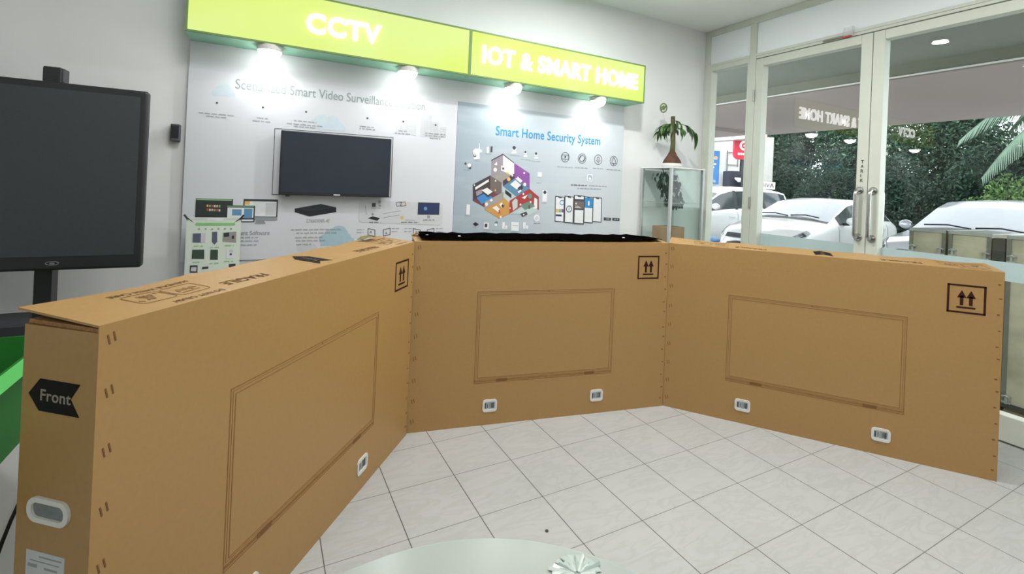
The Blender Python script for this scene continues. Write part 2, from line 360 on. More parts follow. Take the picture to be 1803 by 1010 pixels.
# ---------------------------------------------------------------- printed artwork (coordinates in millimetres on the display wall)
ART_MATS=['pale_blue', 'sky_blue', 'pale_grey', 'charcoal', 'grey', 'dark_screen', 'leaf_green', 'tile_orange', 'tile_green', 'tile_red', 'paper_white', 'screen_blue', 'recorder_black', 'recorder_top', 'grey_green', 'panel_grey', 'screen_navy', 'mauve_grey', 'room_white', 'warm_grey', 'tile_yellow', 'purple', 'plum_dark', 'teal_floor', 'pale_teal', 'brown_dark', 'taupe', 'plum_floor', 'blue', 'ochre', 'red', 'red_dark', 'green_grey', 'slate', 'bright_blue', 'leaflet_grey', 'dark_green']
ART1=[
(1,0,1,-505.4,1822.8,18.7),(1,0,1,-481.4,1838.1,28.9),(1,0,1,-459.3,1846.2,34.8),(1,0,1,-436.3,1831.1,24.8),(1,0,1,-418.3,1822.9,14.6),(0,0,1,-518,1823,-408,1823,-408,1811,-518,1811),(1,1,1,119.4,967.2,31.2),(1,1,1,163.7,986.8,48.3),(1,1,1,204.5,994.9,58.4),(1,1,1,247.5,964,41.6),(1,1,1,281.1,945.9,24.6),(0,1,1,97,971,301,971,301,923,97,923),(1,2,1,-23.6,917.2,18.5),(1,2,1,2,928.5,28.6),(1,2,1,25.5,933.1,34.4),(1,2,1,50.1,914.7,24.5),(1,2,1,69.2,904,14.4),(0,2,1,-37,920,80,920,80,891,-37,891),(1,0,1,68.8,1683.1,25.2),(1,0,1,104.5,1703,39.1),(1,0,1,137.2,1713.3,47.1),(1,0,1,171.7,1692.1,33.5),(1,0,1,198.5,1680.5,19.8),(0,0,1,51,1684,214,1684,214,1664,51,1664),(1,0,1,30.1,1711,16.7),(1,0,1,53.5,1724.3,25.8),(1,0,1,75,1731.2,31.1),(1,0,1,97.5,1717.3,22.1),(1,0,1,114.9,1709.7,13),(0,0,1,18,1712,125,1712,125,1699,18,1699),(1,3,2,-494.6,1765.3,5.6),(1,3,2,-259,1766.1,5.8),(1,3,2,-19.9,1765.2,6),(1,3,2,354.3,1765.2,6.4),(1,3,2,593.9,1766.8,6.6),(1,3,2,826,1766.1,6.8),(4,4,2,-580.2,1699.9,-406.9,7.8),(4,4,2,-544.1,1684.2,-443.5,7.8),(4,4,2,-289.6,1701.2,-226,8.1),(4,4,2,-309.7,1682.1,-203.7,8.1),(4,4,2,-85.4,1705.1,45.4,8.4),(4,4,2,-122.7,1683.8,79.9,8.4),(4,4,2,-83.9,1670,43.5,8.4),(4,4,2,309.4,1708.1,397.5,9),(4,4,2,306.4,1692.8,405.6,9),(4,4,2,565.4,1701.7,620.5,9.3),(4,4,2,538.9,1683.7,645.2,9.3),(4,4,2,753.9,1703.1,905.6,9.6),(4,4,2,754.6,1687.1,902,9.6),(4,4,2,788.6,1670,864.3,9.6),(2,2,1,3.9,549,1758,577,1759),(2,2,1,3.9,550,1746,577,1747),(2,2,1,3.9,550,1734,578,1734),(2,2,1,3.9,551,1721,578,1722),(2,2,1,3.9,551,1709,579,1709),(2,2,1,3.9,552,1697,579,1697),(2,2,1,3.9,553,1684,580,1684),(2,2,1,3.1,549,1758,551,1677),(2,2,1,3.1,576,1761,578,1679),(2,2,1,3.9,579,1800,614,1801),(2,2,1,3.9,579,1788,615,1789),(2,2,1,3.9,580,1776,615,1776),(2,2,1,3.9,580,1763,616,1764),(2,2,1,3.9,581,1751,616,1751),(2,2,1,3.9,581,1738,617,1739),(2,2,1,3.9,582,1726,617,1726),(2,2,1,3.9,582,1713,618,1714),(2,2,1,3.9,583,1701,619,1701),(2,2,1,3.9,584,1689,619,1689),(2,2,1,3.1,579,1800,582,1680),(2,2,1,3.1,614,1804,617,1683),(2,2,1,3.9,618,1840,650,1841),(2,2,1,3.9,619,1827,651,1828),(2,2,1,3.9,619,1815,651,1816),(2,2,1,3.9,620,1802,652,1803),(2,2,1,3.9,621,1790,652,1791),(2,2,1,3.9,621,1777,653,1778),(2,2,1,3.9,622,1765,654,1766),(2,2,1,3.9,622,1752,654,1753),(2,2,1,3.9,623,1740,655,1741),(2,2,1,3.9,623,1727,655,1728),(2,2,1,3.9,624,1715,656,1715),(2,2,1,3.9,624,1702,656,1703),(2,2,1,3.9,625,1690,657,1690),(2,2,1,3.1,618,1840,623,1680),(2,2,1,3.1,650,1843,655,1682),(2,2,1,3.9,661,1833,681,1833),(2,2,1,3.9,661,1820,681,1821),(2,2,1,3.9,662,1808,682,1808),(2,2,1,3.9,662,1795,682,1796),(2,2,1,3.9,663,1783,683,1783),(2,2,1,3.9,663,1770,684,1770),(2,2,1,3.9,664,1757,684,1758),(2,2,1,3.9,665,1745,685,1745),(2,2,1,3.9,665,1732,685,1733),(2,2,1,3.9,666,1720,686,1720),(2,2,1,3.9,666,1707,686,1707),(2,2,1,3.9,667,1694,687,1695),(2,2,1,3.9,667,1682,687,1682),(2,2,1,3.1,661,1833,665,1679),(2,2,1,3.2,681,1835,686,1681),(2,2,1,4,717,1843,745,1844),(2,2,1,4,717,1830,746,1831),(2,2,1,4,718,1818,747,1818),(2,2,1,4,719,1805,747,1806),(2,2,1,4,719,1792,748,1793),(2,2,1,4,720,1780,748,1780),(2,2,1,4,720,1767,749,1768),(2,2,1,4,721,1754,750,1755),(2,2,1,4,721,1742,750,1742),(2,2,1,4,722,1729,751,1729),(2,2,1,4,723,1716,751,1717),(2,2,1,4,723,1703,752,1704),(2,2,1,4,724,1691,752,1691),(2,2,1,4,724,1678,753,1678),(2,2,1,3.2,717,1843,722,1676),(2,2,1,3.2,745,1846,751,1679),(2,2,1,4,756,1835,789,1836),(2,2,1,4,757,1823,790,1824),(2,2,1,4,757,1810,790,1811),(2,2,1,4,758,1797,791,1798),(2,2,1,4,758,1784,792,1785),(2,2,1,4,759,1772,792,1772),(2,2,1,4,760,1759,793,1759),(2,2,1,4,760,1746,793,1747),(2,2,1,4,761,1733,794,1734),(2,2,1,4,761,1721,795,1721),(2,2,1,4,762,1708,795,1708),(2,2,1,4,763,1695,796,1695),(2,2,1,4,763,1682,796,1683),(2,2,1,3.2,756,1835,761,1680),(2,2,1,3.2,789,1839,794,1683),(2,2,1,4,792,1783,842,1784),(2,2,1,4,792,1770,843,1771),(2,2,1,4,793,1757,843,1758),(2,2,1,4,794,1744,844,1745),(2,2,1,4,794,1732,844,1732),(2,2,1,4,795,1719,845,1720),(2,2,1,4,795,1706,846,1707),(2,2,1,4,796,1693,846,1694),(2,2,1,4,796,1680,847,1681),(2,2,1,3.2,792,1783,794,1679),(2,2,1,3.2,842,1788,845,1683),(2,2,1,4,863,1753,901,1754),(2,2,1,4,863,1741,902,1741),(2,2,1,4,864,1728,902,1728),(2,2,1,4,864,1715,903,1715),(2,2,1,4,865,1702,903,1702),(2,2,1,4,866,1689,904,1689),(2,2,1,3.2,863,1753,864,1680),(2,2,1,3.3,901,1757,902,1684),(2,3,2,3.1,-190,1646,529,1652),(2,3,2,3.5,529,1652,531,1246),(2,3,2,3.5,531,1246,-189,1244),(2,3,2,3.1,-189,1244,-190,1646),(0,5,1,-575,1210,-392,1210,-392,1101,-575,1101),(0,6,2,-572,1207,-399,1207,-399,1201,-572,1201),(0,7,3,-522,1176,-513,1176,-513,1163,-522,1163),(0,8,3,-510,1175,-502,1175,-502,1162,-510,1162),(0,9,3,-499,1175,-490,1175,-490,1162,-499,1162),(0,2,3,-487,1174,-478,1174,-478,1161,-487,1161),(0,7,3,-475,1174,-466,1174,-466,1161,-475,1161),(0,8,3,-463,1174,-454,1174,-454,1160,-463,1160),(0,9,3,-521,1153,-512,1153,-512,1140,-521,1140),(0,2,3,-509,1152,-501,1152,-501,1139,-509,1139),(0,7,3,-498,1152,-489,1152,-489,1139,-498,1139),(0,8,3,-486,1151,-477,1151,-477,1138,-486,1138),(0,9,3,-474,1151,-465,1151,-465,1138,-474,1138),(0,2,3,-462,1150,-454,1150,-454,1137,-462,1137),(0,5,1,-338,1213,-155,1213,-155,1092,-338,1092),(0,10,2,-332,1200,-162,1200,-162,1109,-332,1109),(0,7,2,-332,1200,-305,1200,-305,1180,-332,1180),(0,4,2,-334,1105,-155,1105,-155,1085,-334,1085),(0,2,2,-221,1192,-166,1192,-166,1116,-221,1116),(0,4,1,-268,1085,-226,1085,-216,1064,-276,1064),(0,5,3,-424,1174,-277,1174,-277,1075,-424,1075),(0,10,4,-418,1161,-284,1161,-284,1102,-418,1102),(0,6,4,-421,1171,-283,1171,-283,1167,-421,1167),(0,11,5,-394,1151,-346,1151,-346,1115,-394,1115),(0,11,5,-333,1156,-290,1156,-290,1098,-333,1098),(0,10,4,-343,1091,-283,1091,-283,1081,-343,1081),(4,4,2,-345.3,1013.8,-342.4,8.1),(4,4,2,-344.1,983.5,-251.6,8.1),(4,4,2,-343.4,963.2,-244.7,8.1),(4,4,2,-342.4,939.6,-255.9,8.1),(0,12,1,-60,1160,90,1191,183,1171,185,1141,27,1111,-59,1138),(0,13,2,-57,1160,90,1187,180,1169,25,1143),(4,14,2,-73.9,1029,229.2,9.2),(4,14,2,-44.1,1007.5,191.4,9.2),(4,14,2,-49.4,979.3,109.9,9.2),(4,14,2,-45.4,959.7,127.8,9.2),(4,14,2,-44.4,936.7,44.3,9.2),(0,15,1,330,1225,894,1210,907,1198,905,1064,888,1055,340,1075,329,1086,323,1218),(0,3,2,408,1204,432,1204,432,1178,408,1178),(1,4,2,456.4,1213.1,9.2),(1,4,2,461.3,1186.4,6.9),(4,4,2,402.2,1170.2,469.8,7.6),(0,12,2,383,1102,416,1115,465,1104,447,1085),(1,4,2,415.1,1128.5,8.4),(4,3,2,395.2,1075.3,455.1,7.6),(2,3,2,3.5,568,1208,603,1216),(2,3,2,3.5,603,1216,611,1193),(2,3,2,3.5,611,1193,577,1183),(2,3,2,3.5,577,1183,568,1208),(2,3,2,3.5,595,1208,630,1217),(2,3,2,3.5,630,1217,639,1193),(2,3,2,3.5,639,1193,604,1183),(2,3,2,3.5,604,1183,595,1208),(1,7,2,626.6,1208.9,6.3),(1,7,2,615.3,1106.8,11.7),(2,4,2,3.1,486,1133,601,1154),(2,4,2,3.1,491,1106,595,1126),(2,4,2,3,365,1188,375,1124),(0,2,2,634,1138,708,1138,708,1091,634,1091),(2,4,2,3.1,636,1091,708,1088),(4,3,2,608.8,1075.5,737.7,7.8),(0,5,2,723,1215,881,1215,881,1129,723,1129),(0,16,3,727,1207,872,1207,872,1133,727,1133),(1,11,4,778,1171.9,12.8),(0,4,2,793,1124,814,1124,814,1104,793,1104),(4,3,2,765.1,1091.7,848.8,8),(2,3,2,3.4,390,1034,435,1023),(2,3,2,3.4,435,1023,436,981),(2,3,2,3.4,436,981,391,992),(2,3,2,3.4,391,992,390,1034),(1,4,2,409.1,1010.7,6.8),(2,3,2,3.5,491,1025,537,1036),(2,3,2,3.5,537,1036,538,993),(2,3,2,3.5,538,993,493,983),(2,3,2,3.5,493,983,491,1025),(1,4,2,511.1,1002.1,6.9),(2,3,2,3.6,698,1032,748,1021),(2,3,2,3.6,748,1021,750,977),(2,3,2,3.6,750,977,700,988),(2,3,2,3.6,700,988,698,1032),(1,4,2,719.8,1008.1,7.2),(2,3,2,3.6,797,1023,847,1032),(2,3,2,3.6,847,1032,849,988),(2,3,2,3.6,849,988,799,979),(2,3,2,3.6,799,979,797,1023),(1,4,2,819.1,999.1,7.3),(4,4,1,316.9,1026.5,368.1,6),(4,4,1,317.7,1007.8,361.5,6),(4,4,1,548.3,1032.8,603.1,6.2),(4,4,1,549.1,1013.4,596.1,6.2),(4,4,1,634.4,1032.3,690.6,6.3),(4,4,1,635.3,1012.7,683.4,6.3),(4,4,1,863.8,1031.2,923.9,6.5),(4,4,1,864.8,1010.9,916.2,6.5)]
ART2=[
(0,17,1,1275,1543,1371,1597,1377,1466,1281,1417),(0,18,1,1371,1597,1470,1534,1475,1432,1380,1410),(0,3,2,1275,1547,1370,1600,1470,1539,1470,1532,1371,1591,1276,1538),(0,19,1,1281,1417,1377,1466,1475,1432,1387,1366,1294,1362),(0,18,2,1299,1512,1323,1536,1326,1508),(1,18,2,1310.7,1474,15.5),(0,18,2,1359,1510,1393,1501,1395,1462,1360,1471),(1,3,3,1377.2,1486.5,8.9),(0,20,2,1407,1462,1427,1458,1425,1444,1407,1448),(0,21,2,1473,1534,1613,1461,1619,1343,1479,1415),(1,18,3,1563.5,1462.3,8),(0,22,2,1381,1394,1477,1455,1479,1415,1383,1352),(0,23,2,1383,1352,1479,1415,1619,1343,1513,1268),(0,18,3,1444,1368,1487,1404,1548,1361,1503,1331),(0,18,3,1486,1415,1512,1428,1552,1401,1533,1383),(0,22,3,1509,1342,1547,1372,1561,1344,1530,1317),(1,7,3,1429.1,1407.1,15.7),(1,18,3,1573.2,1373.2,13.8),(0,18,3,1511,1314,1536,1332,1547,1321,1522,1303),(1,18,3,1459.6,1436.7,7.9),(0,24,2,1376,1354,1513,1268,1444,1238,1446,1188,1382,1231),(0,12,3,1403,1327,1458,1292,1459,1261,1404,1297),(0,25,1,1132,1351,1272,1428,1278,1318,1138,1235),(0,26,1,1272,1428,1370,1379,1375,1276,1278,1318),(0,3,2,1132,1356,1275,1432,1275,1421,1133,1343),(0,18,3,1151,1335,1258,1400,1262,1383,1154,1316),(0,17,3,1158,1303,1211,1326,1212,1293,1166,1270),(1,18,3,1317.1,1391,6.7),(1,7,3,1318.2,1318.9,6.7),(0,27,2,1138,1235,1278,1318,1375,1276,1235,1190),(0,28,3,1166,1259,1242,1300,1299,1263,1210,1211),(0,3,4,1206,1304,1249,1330,1303,1296,1260,1262),(0,18,5,1205,1315,1249,1336,1297,1307,1259,1282),(0,19,3,1233,1228,1390,1310,1392,1254,1236,1173),(1,18,4,1249.9,1212.1,13.2),(1,18,4,1287.4,1242.6,9.9),(0,18,4,1276,1235,1289,1257,1302,1239),(0,29,2,1236,1173,1396,1265,1448,1221,1452,1142,1362,1103),(0,18,3,1300,1185,1332,1203,1371,1170,1360,1147),(0,18,3,1357,1214,1377,1229,1399,1198,1377,1187),(0,3,4,1382,1215,1401,1204,1392,1187,1374,1198),(0,9,4,1353,1169,1367,1177,1369,1147,1354,1142),(1,18,3,1373.9,1117.1,8.9),(0,30,3,1444,1242,1615,1342,1620,1242,1448,1142),(0,31,3,1615,1342,1707,1279,1712,1174,1620,1242),(0,24,4,1466,1233,1494,1262,1514,1251,1517,1194,1479,1165),(0,18,4,1549,1269,1604,1294,1579,1259),(1,32,4,1624.2,1282.7,20.8),(0,18,4,1665,1272,1693,1261,1696,1186,1663,1179),(0,32,4,1542,1212,1620,1242,1675,1203,1583,1172),(1,18,4,1563.8,1298.3,8),(1,18,4,1633.1,1236.7,8.1),(1,18,4,1541.7,1214.2,8),(0,24,3,1448,1142,1621,1219,1707,1168,1612,1127,1545,1143),(0,3,4,1545,1143,1597,1161,1611,1138,1566,1118),(1,18,5,1574.4,1136.7,6.9),(2,3,4,9.2,1619,1208,1622,1185),(1,18,6,1460.3,1448,5.6),(1,18,6,1450.1,1185.4,5.6),(1,18,6,1246.8,1201,5.5),(1,18,6,1144.1,1351.2,5.4),(1,18,6,1505.3,1425.2,5.7),(0,10,2,1120,1605,1137,1622,1173,1625,1179,1549,1129,1540),(1,3,3,1137.3,1570,11.9),(1,10,4,1137.1,1573.3,6.5),(2,10,2,6.5,1169,1660,1173,1608),(1,10,2,1183,1606.9,13.1),(4,4,2,1141.4,1533.4,1179.4,5.9),(0,3,2,1264,1646,1280,1652,1280,1607,1264,1602),(0,10,2,1232,1640,1250,1645,1251,1597,1234,1593),(4,4,2,1219.8,1589.8,1280.6,5.1),(1,3,3,1464.4,1652.1,14.7),(1,10,2,1464.9,1643.1,18.1),(0,10,2,1449,1623,1482,1625,1494,1610,1440,1606),(4,4,2,1431.5,1593.2,1512.6,5.2),(1,3,3,1565.9,1626.4,9.1),(1,10,2,1566.4,1617.3,12.6),(0,10,2,1557,1603,1578,1604,1589,1589,1547,1586),(4,4,2,1532.1,1566.9,1615.4,5.3),(1,3,3,1663.7,1620.6,10.4),(1,10,2,1664.1,1611.3,13.9),(0,10,2,1653,1595,1677,1597,1689,1582,1643,1579),(4,4,2,1629,1560.4,1714.4,5.4),(0,3,2,1096,1495,1114,1494,1112,1468,1090,1473),(1,10,2,1096.3,1495,15.1),(1,3,2,1066.8,1506.2,8.6),(4,4,2,1056.2,1460.5,1109.7,5),(0,10,2,1686,1477,1727,1476,1726,1438,1685,1438),(4,4,2,1686.1,1389.2,1727.2,5.4),(1,3,3,1761,1317,14.1),(0,10,2,1740,1333,1784,1332,1783,1240,1739,1241),(4,4,2,1735.1,1229.5,1790.6,5.5),(0,10,2,1089,1209,1117,1206,1118,1131,1088,1133),(4,4,2,1074.4,1121.7,1128.1,5),(0,12,2,1144,1064,1167,1077,1195,1061,1169,1046),(4,4,2,1148.3,1038.6,1194.7,5.1),(0,10,2,1235,1074,1276,1072,1276,1025,1235,1027),(0,3,3,1242,1066,1264,1065,1264,1038,1242,1039),(4,4,2,1228.1,1012,1286.5,5.1),(1,32,2,1338.7,1072.4,13.4),(1,10,2,1335.7,1056.8,11.1),(4,4,2,1304.5,1013.6,1373,5.2),(0,10,2,1390,1077,1412,1076,1412,1024,1390,1026),(0,10,2,1416,1052,1434,1051,1434,1024,1416,1025),(4,4,2,1377.8,1009.7,1448.9,5.2),(0,10,2,1573,1077,1597,1076,1597,1023,1573,1025),(0,10,2,1601,1052,1620,1051,1620,1023,1601,1024),(4,4,2,1561.1,1008.3,1635.5,5.3),(0,10,2,1468,1079,1535,1076,1536,1009,1469,1012),(2,4,3,3.4,1480,1052,1524,1050),(4,4,2,1474.5,1001,1531.6,5.3),(1,10,2,1694.7,1109.8,28),(1,2,3,1694.7,1109.8,17.5),(4,3,2,1671.1,1067.9,1729.8,5.4),(3,3,2,1944,1611.2,39.2,3.7),(3,3,2,2114,1611.3,40,3.8),(3,3,2,2283.2,1612.2,40.8,3.9),(3,3,2,2452.9,1611.5,41.6,4),(2,3,2,3.6,1913,1628,1974,1630,1974,1596,1913,1595,1913,1628),(2,3,2,3.6,1943,1594,1944,1582),(1,3,2,1943.9,1613.6,8.4),(3,3,2,2114,1611.3,26.9,4.3),(2,3,2,4.9,2084,1607,2103,1629),(2,3,2,4.9,2124,1591,2147,1617),(3,3,2,2282.7,1620.9,13.7,3.9),(2,3,2,3.7,2284,1593,2285,1581),(2,3,2,3.7,2262,1605,2284,1591,2306,1606),(2,3,2,5.1,2431,1591,2438,1623,2451,1642,2467,1624,2479,1591,2431,1591),(1,3,2,2454.5,1583.5,5.1),(4,4,2,1869.3,1530,2015.6,8.3),(4,4,2,2046.3,1532.7,2183.7,8.5),(4,4,2,2232.6,1536.8,2337.9,8.7),(4,4,2,2379.4,1534.7,2529.8,8.8),(0,10,2,2172,1485,2231,1486,2231,1421,2173,1421),(2,11,3,4.9,2187,1461,2191,1471,2216,1471,2217,1460),(2,11,3,3.7,2187,1459,2220,1458,2218,1433,2187,1434,2187,1459),(4,3,2,2012.5,1386.5,2176.3,10.3),(4,4,2,2198.9,1387.5,2391,9.6),(4,4,2,2082.1,1361.1,2325.6,9.5),(0,3,1,1862,1292,1954,1284,1959,1076,1867,1081),(0,10,2,1869,1285,1947,1278,1951,1083,1873,1089),(0,3,3,1889,1290,1926,1286,1923,1272,1893,1276),(0,3,1,2242,1294,2342,1287,2347,1074,2248,1079),(0,10,2,2251,1287,2334,1281,2338,1082,2255,1088),(0,3,3,2272,1293,2312,1289,2309,1274,2277,1278),(0,3,4,1953,1296,2046,1289,2051,1068,1959,1073),(0,10,5,1961,1289,2039,1283,2043,1075,1966,1081),(0,3,6,1981,1295,2018,1291,2015,1276,1985,1280),(0,3,4,2150,1297,2247,1290,2253,1068,2156,1073),(0,10,5,2158,1290,2240,1283,2245,1075,2163,1081),(0,3,6,2179,1295,2218,1291,2215,1276,2184,1281),(0,3,8,2046,1306,2150,1299,2157,1060,2053,1065),(0,10,9,2054,1299,2143,1293,2149,1068,2060,1074),(0,3,10,2077,1305,2119,1301,2115,1286,2082,1290),(3,11,3,1930,1238.2,19.2,7.4),(0,7,3,1873,1185,1897,1183,1897,1156,1873,1158),(0,8,3,1900,1185,1924,1183,1924,1157,1900,1159),(0,21,3,1927,1185,1952,1183,1952,1157,1927,1159),(0,16,3,1875,1142,1932,1139,1932,1124,1874,1127),(3,33,7,2000.9,1186.4,25.4,7.5),(2,33,7,3.6,2000,1202,2002,1172),(0,3,10,2049,1272,2146,1269,2147,1251,2050,1255),(0,26,10,2050,1255,2147,1251,2148,1186,2052,1191),(0,3,11,2052,1193,2148,1189,2149,1179,2053,1182),(1,18,11,2067.8,1233.7,7.3),(2,18,11,3.7,2063,1212,2102,1210),(2,18,11,3.7,2061,1201,2118,1198),(0,34,6,2157,1285,2242,1281,2244,1197,2160,1201),(0,10,7,2191,1251,2209,1250,2209,1218,2191,1219),(1,10,7,2200,1251.2,7.4),(0,3,1,2370,1120,2451,1116,2450,1091,2370,1094),(0,3,1,2465,1116,2546,1113,2546,1088,2465,1092),(4,2,2,2394.6,1105.8,2443.2,7.9),(4,2,2,2487.1,1103.7,2533.5,8)]
ART3=[
(0,35,1,-594,1106,-349,1108,-350,1095,-594,1094),(0,10,2,-506,1109,-429,1107,-430,1090,-508,1092),(0,6,2,-558,1081,-375,1080,-370,1072,-378,1064,-559,1064,-563,1072),(1,14,2,-543.7,1045.9,5),(1,14,2,-513,1045.8,5.1),(1,14,2,-482.3,1044.6,5.1),(1,14,2,-452.3,1046.4,5.1),(1,14,2,-421.1,1046.3,5.2),(1,14,2,-391.2,1045.1,5.2),(0,2,2,-573,1022,-512,1023,-512,968,-573,971),(0,33,3,-571,1021,-534,1022,-534,971,-570,973),(0,33,2,-482,1029,-459,1030,-456,974,-468,957,-481,975),(0,2,2,-459,1029,-453,1028,-451,969,-456,972),(0,19,2,-430,1025,-365,1030,-363,967,-430,974),(0,5,3,-425,1022,-399,1025,-399,1002,-425,1000),(0,3,3,-385,1007,-374,1007,-375,988,-386,990),(0,36,2,-571,932,-515,931,-513,879,-572,882),(0,36,2,-486,930,-450,929,-449,871,-486,874),(0,10,2,-409,928,-369,928,-369,875,-408,877),(1,3,3,-386.5,901.3,5.8),(1,2,3,-385.4,919.2,9.7),(4,6,2,-565,950.5,-523,8.2),(4,6,2,-489.1,942.8,-446,8.3),(4,6,2,-417.4,951.2,-373.1,8.4),(4,6,2,-565.8,862,-523.8,8.2),(4,6,2,-487.8,853,-444.6,8.3),(4,6,2,-417,861.4,-372.7,8.4),(0,3,2,-578,845,-543,845,-542,804,-578,805),(0,2,3,-572,835,-548,835,-548,811,-573,813),(0,3,2,-521,835,-492,836,-492,824,-521,822),(0,3,2,-394,845,-361,846,-361,828,-394,827)]

INK = dict(pale_blue=(190,204,211), sky_blue=(160,188,198), pale_grey=(196,200,202), charcoal=(58,62,66), grey=(140,144,148), dark_screen=(44,52,52), leaf_green=(136,192,122),
 tile_orange=(214,170,96), tile_green=(120,170,110), tile_red=(186,72,66), paper_white=(218,222,223), screen_blue=(92,142,176), recorder_black=(28,32,38), recorder_top=(44,50,56), grey_green=(150,156,150),
 panel_grey=(193,197,199), screen_navy=(30,48,88), mauve_grey=(146,138,146), room_white=(222,221,217), warm_grey=(150,146,140), tile_yellow=(224,186,84), purple=(132,78,150), plum_dark=(66,50,66),
 teal_floor=(84,128,158), pale_teal=(178,194,190), brown_dark=(62,54,54), taupe=(106,94,88), plum_floor=(110,56,66), blue=(58,128,186), ochre=(190,142,72), red=(160,52,54), red_dark=(146,58,56), green_grey=(104,128,116),
 slate=(84,96,112), bright_blue=(42,130,182), leaflet_grey=(200,208,200), dark_green=(56,76,62))
def ink(n): return mat('ink_'+n, S(*INK[n]), 0.55, var=0.03, scale=30)
def artwork(name, art, y0, parent, origin):
    mb = MB(); used = []; rnd = random.Random(3); ox, oy, oz = origin
    for q_, e in enumerate(art):
        t, mi, l = e[:3]; n = [v/1000 for v in e[3:]]
        if mi not in used: used.append(mi)
        m = used.index(mi); y = y0-.0006*l-oy-q_*6e-6
        def P(pts):
            pts = [(px-ox, y, pz-oz) for px, pz in pts]
            a = sum(pts[i][0]*pts[(i+1) % len(pts)][2]-pts[(i+1) % len(pts)][0]*pts[i][2] for i in range(len(pts)))
            mb.poly(pts if a > 0 else pts[::-1], m)
        if t == 0: P(list(zip(n[0::2], n[1::2])))
        elif t == 1: P([(n[0]+n[2]*math.cos(2*math.pi*k/16), n[1]+n[2]*math.sin(2*math.pi*k/16)) for k in range(16)])
        elif t == 2:
            q = list(zip(n[1::2], n[2::2])); h = n[0]/2
            for (ax, az), (bx, bz) in zip(q[:-1], q[1:]):
                d = math.hypot(bx-ax, bz-az) or 1e-6; ex, ez = (bx-ax)/d*h, (bz-az)/d*h
                P([(ax-ex-ez, az-ez+ex), (bx+ex-ez, bz+ez+ex), (bx+ex+ez, bz+ez-ex), (ax-ex+ez, az-ez-ex)])
        elif t == 3:
            for k in range(24):
                a, b = 2*math.pi*k/24, 2*math.pi*(k+1)/24; r0, r1 = n[2]-n[3]/2, n[2]+n[3]/2
                P([(n[0]+r1*math.cos(a), n[1]+r1*math.sin(a)), (n[0]+r1*math.cos(b), n[1]+r1*math.sin(b)), (n[0]+r0*math.cos(b), n[1]+r0*math.sin(b)), (n[0]+r0*math.cos(a), n[1]+r0*math.sin(a))])
        elif t == 4:
            x = n[0]
            while x < n[2]-.004:
                e1 = min(x+rnd.uniform(.012, .04), n[2])
                while x < e1-.002:
                    u = rnd.choice([1, .75, .75, .6])*n[3]/2; P([(x, n[1]+u), (x+.0034, n[1]+u), (x+.0034, n[1]-n[3]/2), (x, n[1]-n[3]/2)]); x += .0054
                x += .007
    return obj(name, mb, [ink(ART_MATS[i]) for i in used], parent)

# ---------------------------------------------------------------- display wall
BY = 0.570           # printed face of the boards
struct('trim_6', MB().box(-.637, 2.555, BY+.008, WY, .30, 2.105), mat('display_panel_white', S(200,204,207), .6, var=.02, scale=3), 0.003, label='white backing panel of the display wall')
brd = thing('poster_board', 'white surveillance poster board behind the small wall television', 'poster', (.172, BY, 1.40))
obj('board', MB().box(-.809, .815, 0, .008, -.55, .55), mat('poster_white', S(204,207,211), .5, var=.015, scale=2), brd)
artwork('printed_artwork', ART1, BY, brd, (.172, BY, 1.40))
g1 = mat('ink_title_green_grey', S(138,152,148), .6, var=.03)
text('Scenarized Smart Video Surveillance Solution', g1, brd, (-.406-.172, -.0012, 1.861-1.40), (1,0,0), (0,0,1), 1.148, .056, .0006, .004, 'title_lettering')
text('Z7660XNR-4E', ink('grey_green'), brd, (.008-.172, -.0012, 1.073-1.40), (1,0,0), (0,0,1), .139, .022, .0006, 0, 'caption_lettering')
text('ent Software', ink('grey'), brd, (-.345-.172, -.0012, .998-1.40), (1,0,0), (0,0,1), .152, .026, .0006, 0, 'caption_lettering')

def gradient_board():
    m = bpy.data.materials.new('poster_sky_print'); m.use_nodes = True
    nt = m.node_tree; b = nt.nodes['Principled BSDF']; L = nt.links.new
    tc = nt.nodes.new('ShaderNodeTexCoord'); sp = nt.nodes.new('ShaderNodeSeparateXYZ'); L(tc.outputs['Object'], sp.inputs[0])
    mr = nt.nodes.new('ShaderNodeMapRange'); mr.inputs['From Min'].default_value = -.78; mr.inputs['From Max'].default_value = .80; L(sp.outputs['X'], mr.inputs['Value'])
    rp = nt.nodes.new('ShaderNodeValToRGB'); e = rp.color_ramp.elements
    e[0].color = S(150,165,174); e[0].position = 0.0; e[1].color = S(197,203,206); e[1].position = 1.0
    n = e.new(.55); n.color = S(180,190,196)
    L(mr.outputs['Result'], rp.inputs['Fac'])
    nz = nt.nodes.new('ShaderNodeTexNoise'); nz.inputs['Scale'].default_value = 1.6; nz.inputs['Detail'].default_value = 5
    mp = nt.nodes.new('ShaderNodeMapping'); mp.inputs['Scale'].default_value = (1, 1, 6); L(tc.outputs['Object'], mp.inputs['Vector']); L(mp.outputs['Vector'], nz.inputs['Vector'])
    r2 = nt.nodes.new('ShaderNodeValToRGB'); r2.color_ramp.elements[0].position = .5; r2.color_ramp.elements[1].position = .75
    r2.color_ramp.elements[0].color = (0,0,0,1); r2.color_ramp.elements[1].color = (.35,.35,.35,1)
    L(nz.outputs['Fac'], r2.inputs['Fac'])
    mx = nt.nodes.new('ShaderNodeMix'); mx.data_type = 'RGBA'; L(r2.outputs['Color'], mx.inputs[0]); L(rp.outputs['Color'], mx.inputs[6]); mx.inputs[7].default_value = S(200,208,212)
    L(mx.outputs[2], b.inputs['Base Color']); b.inputs['Roughness'].default_value = .5
    return m
brd = thing('poster_board', 'blue-grey smart home poster board with cutaway house picture', 'poster', (1.772, BY, 1.40))
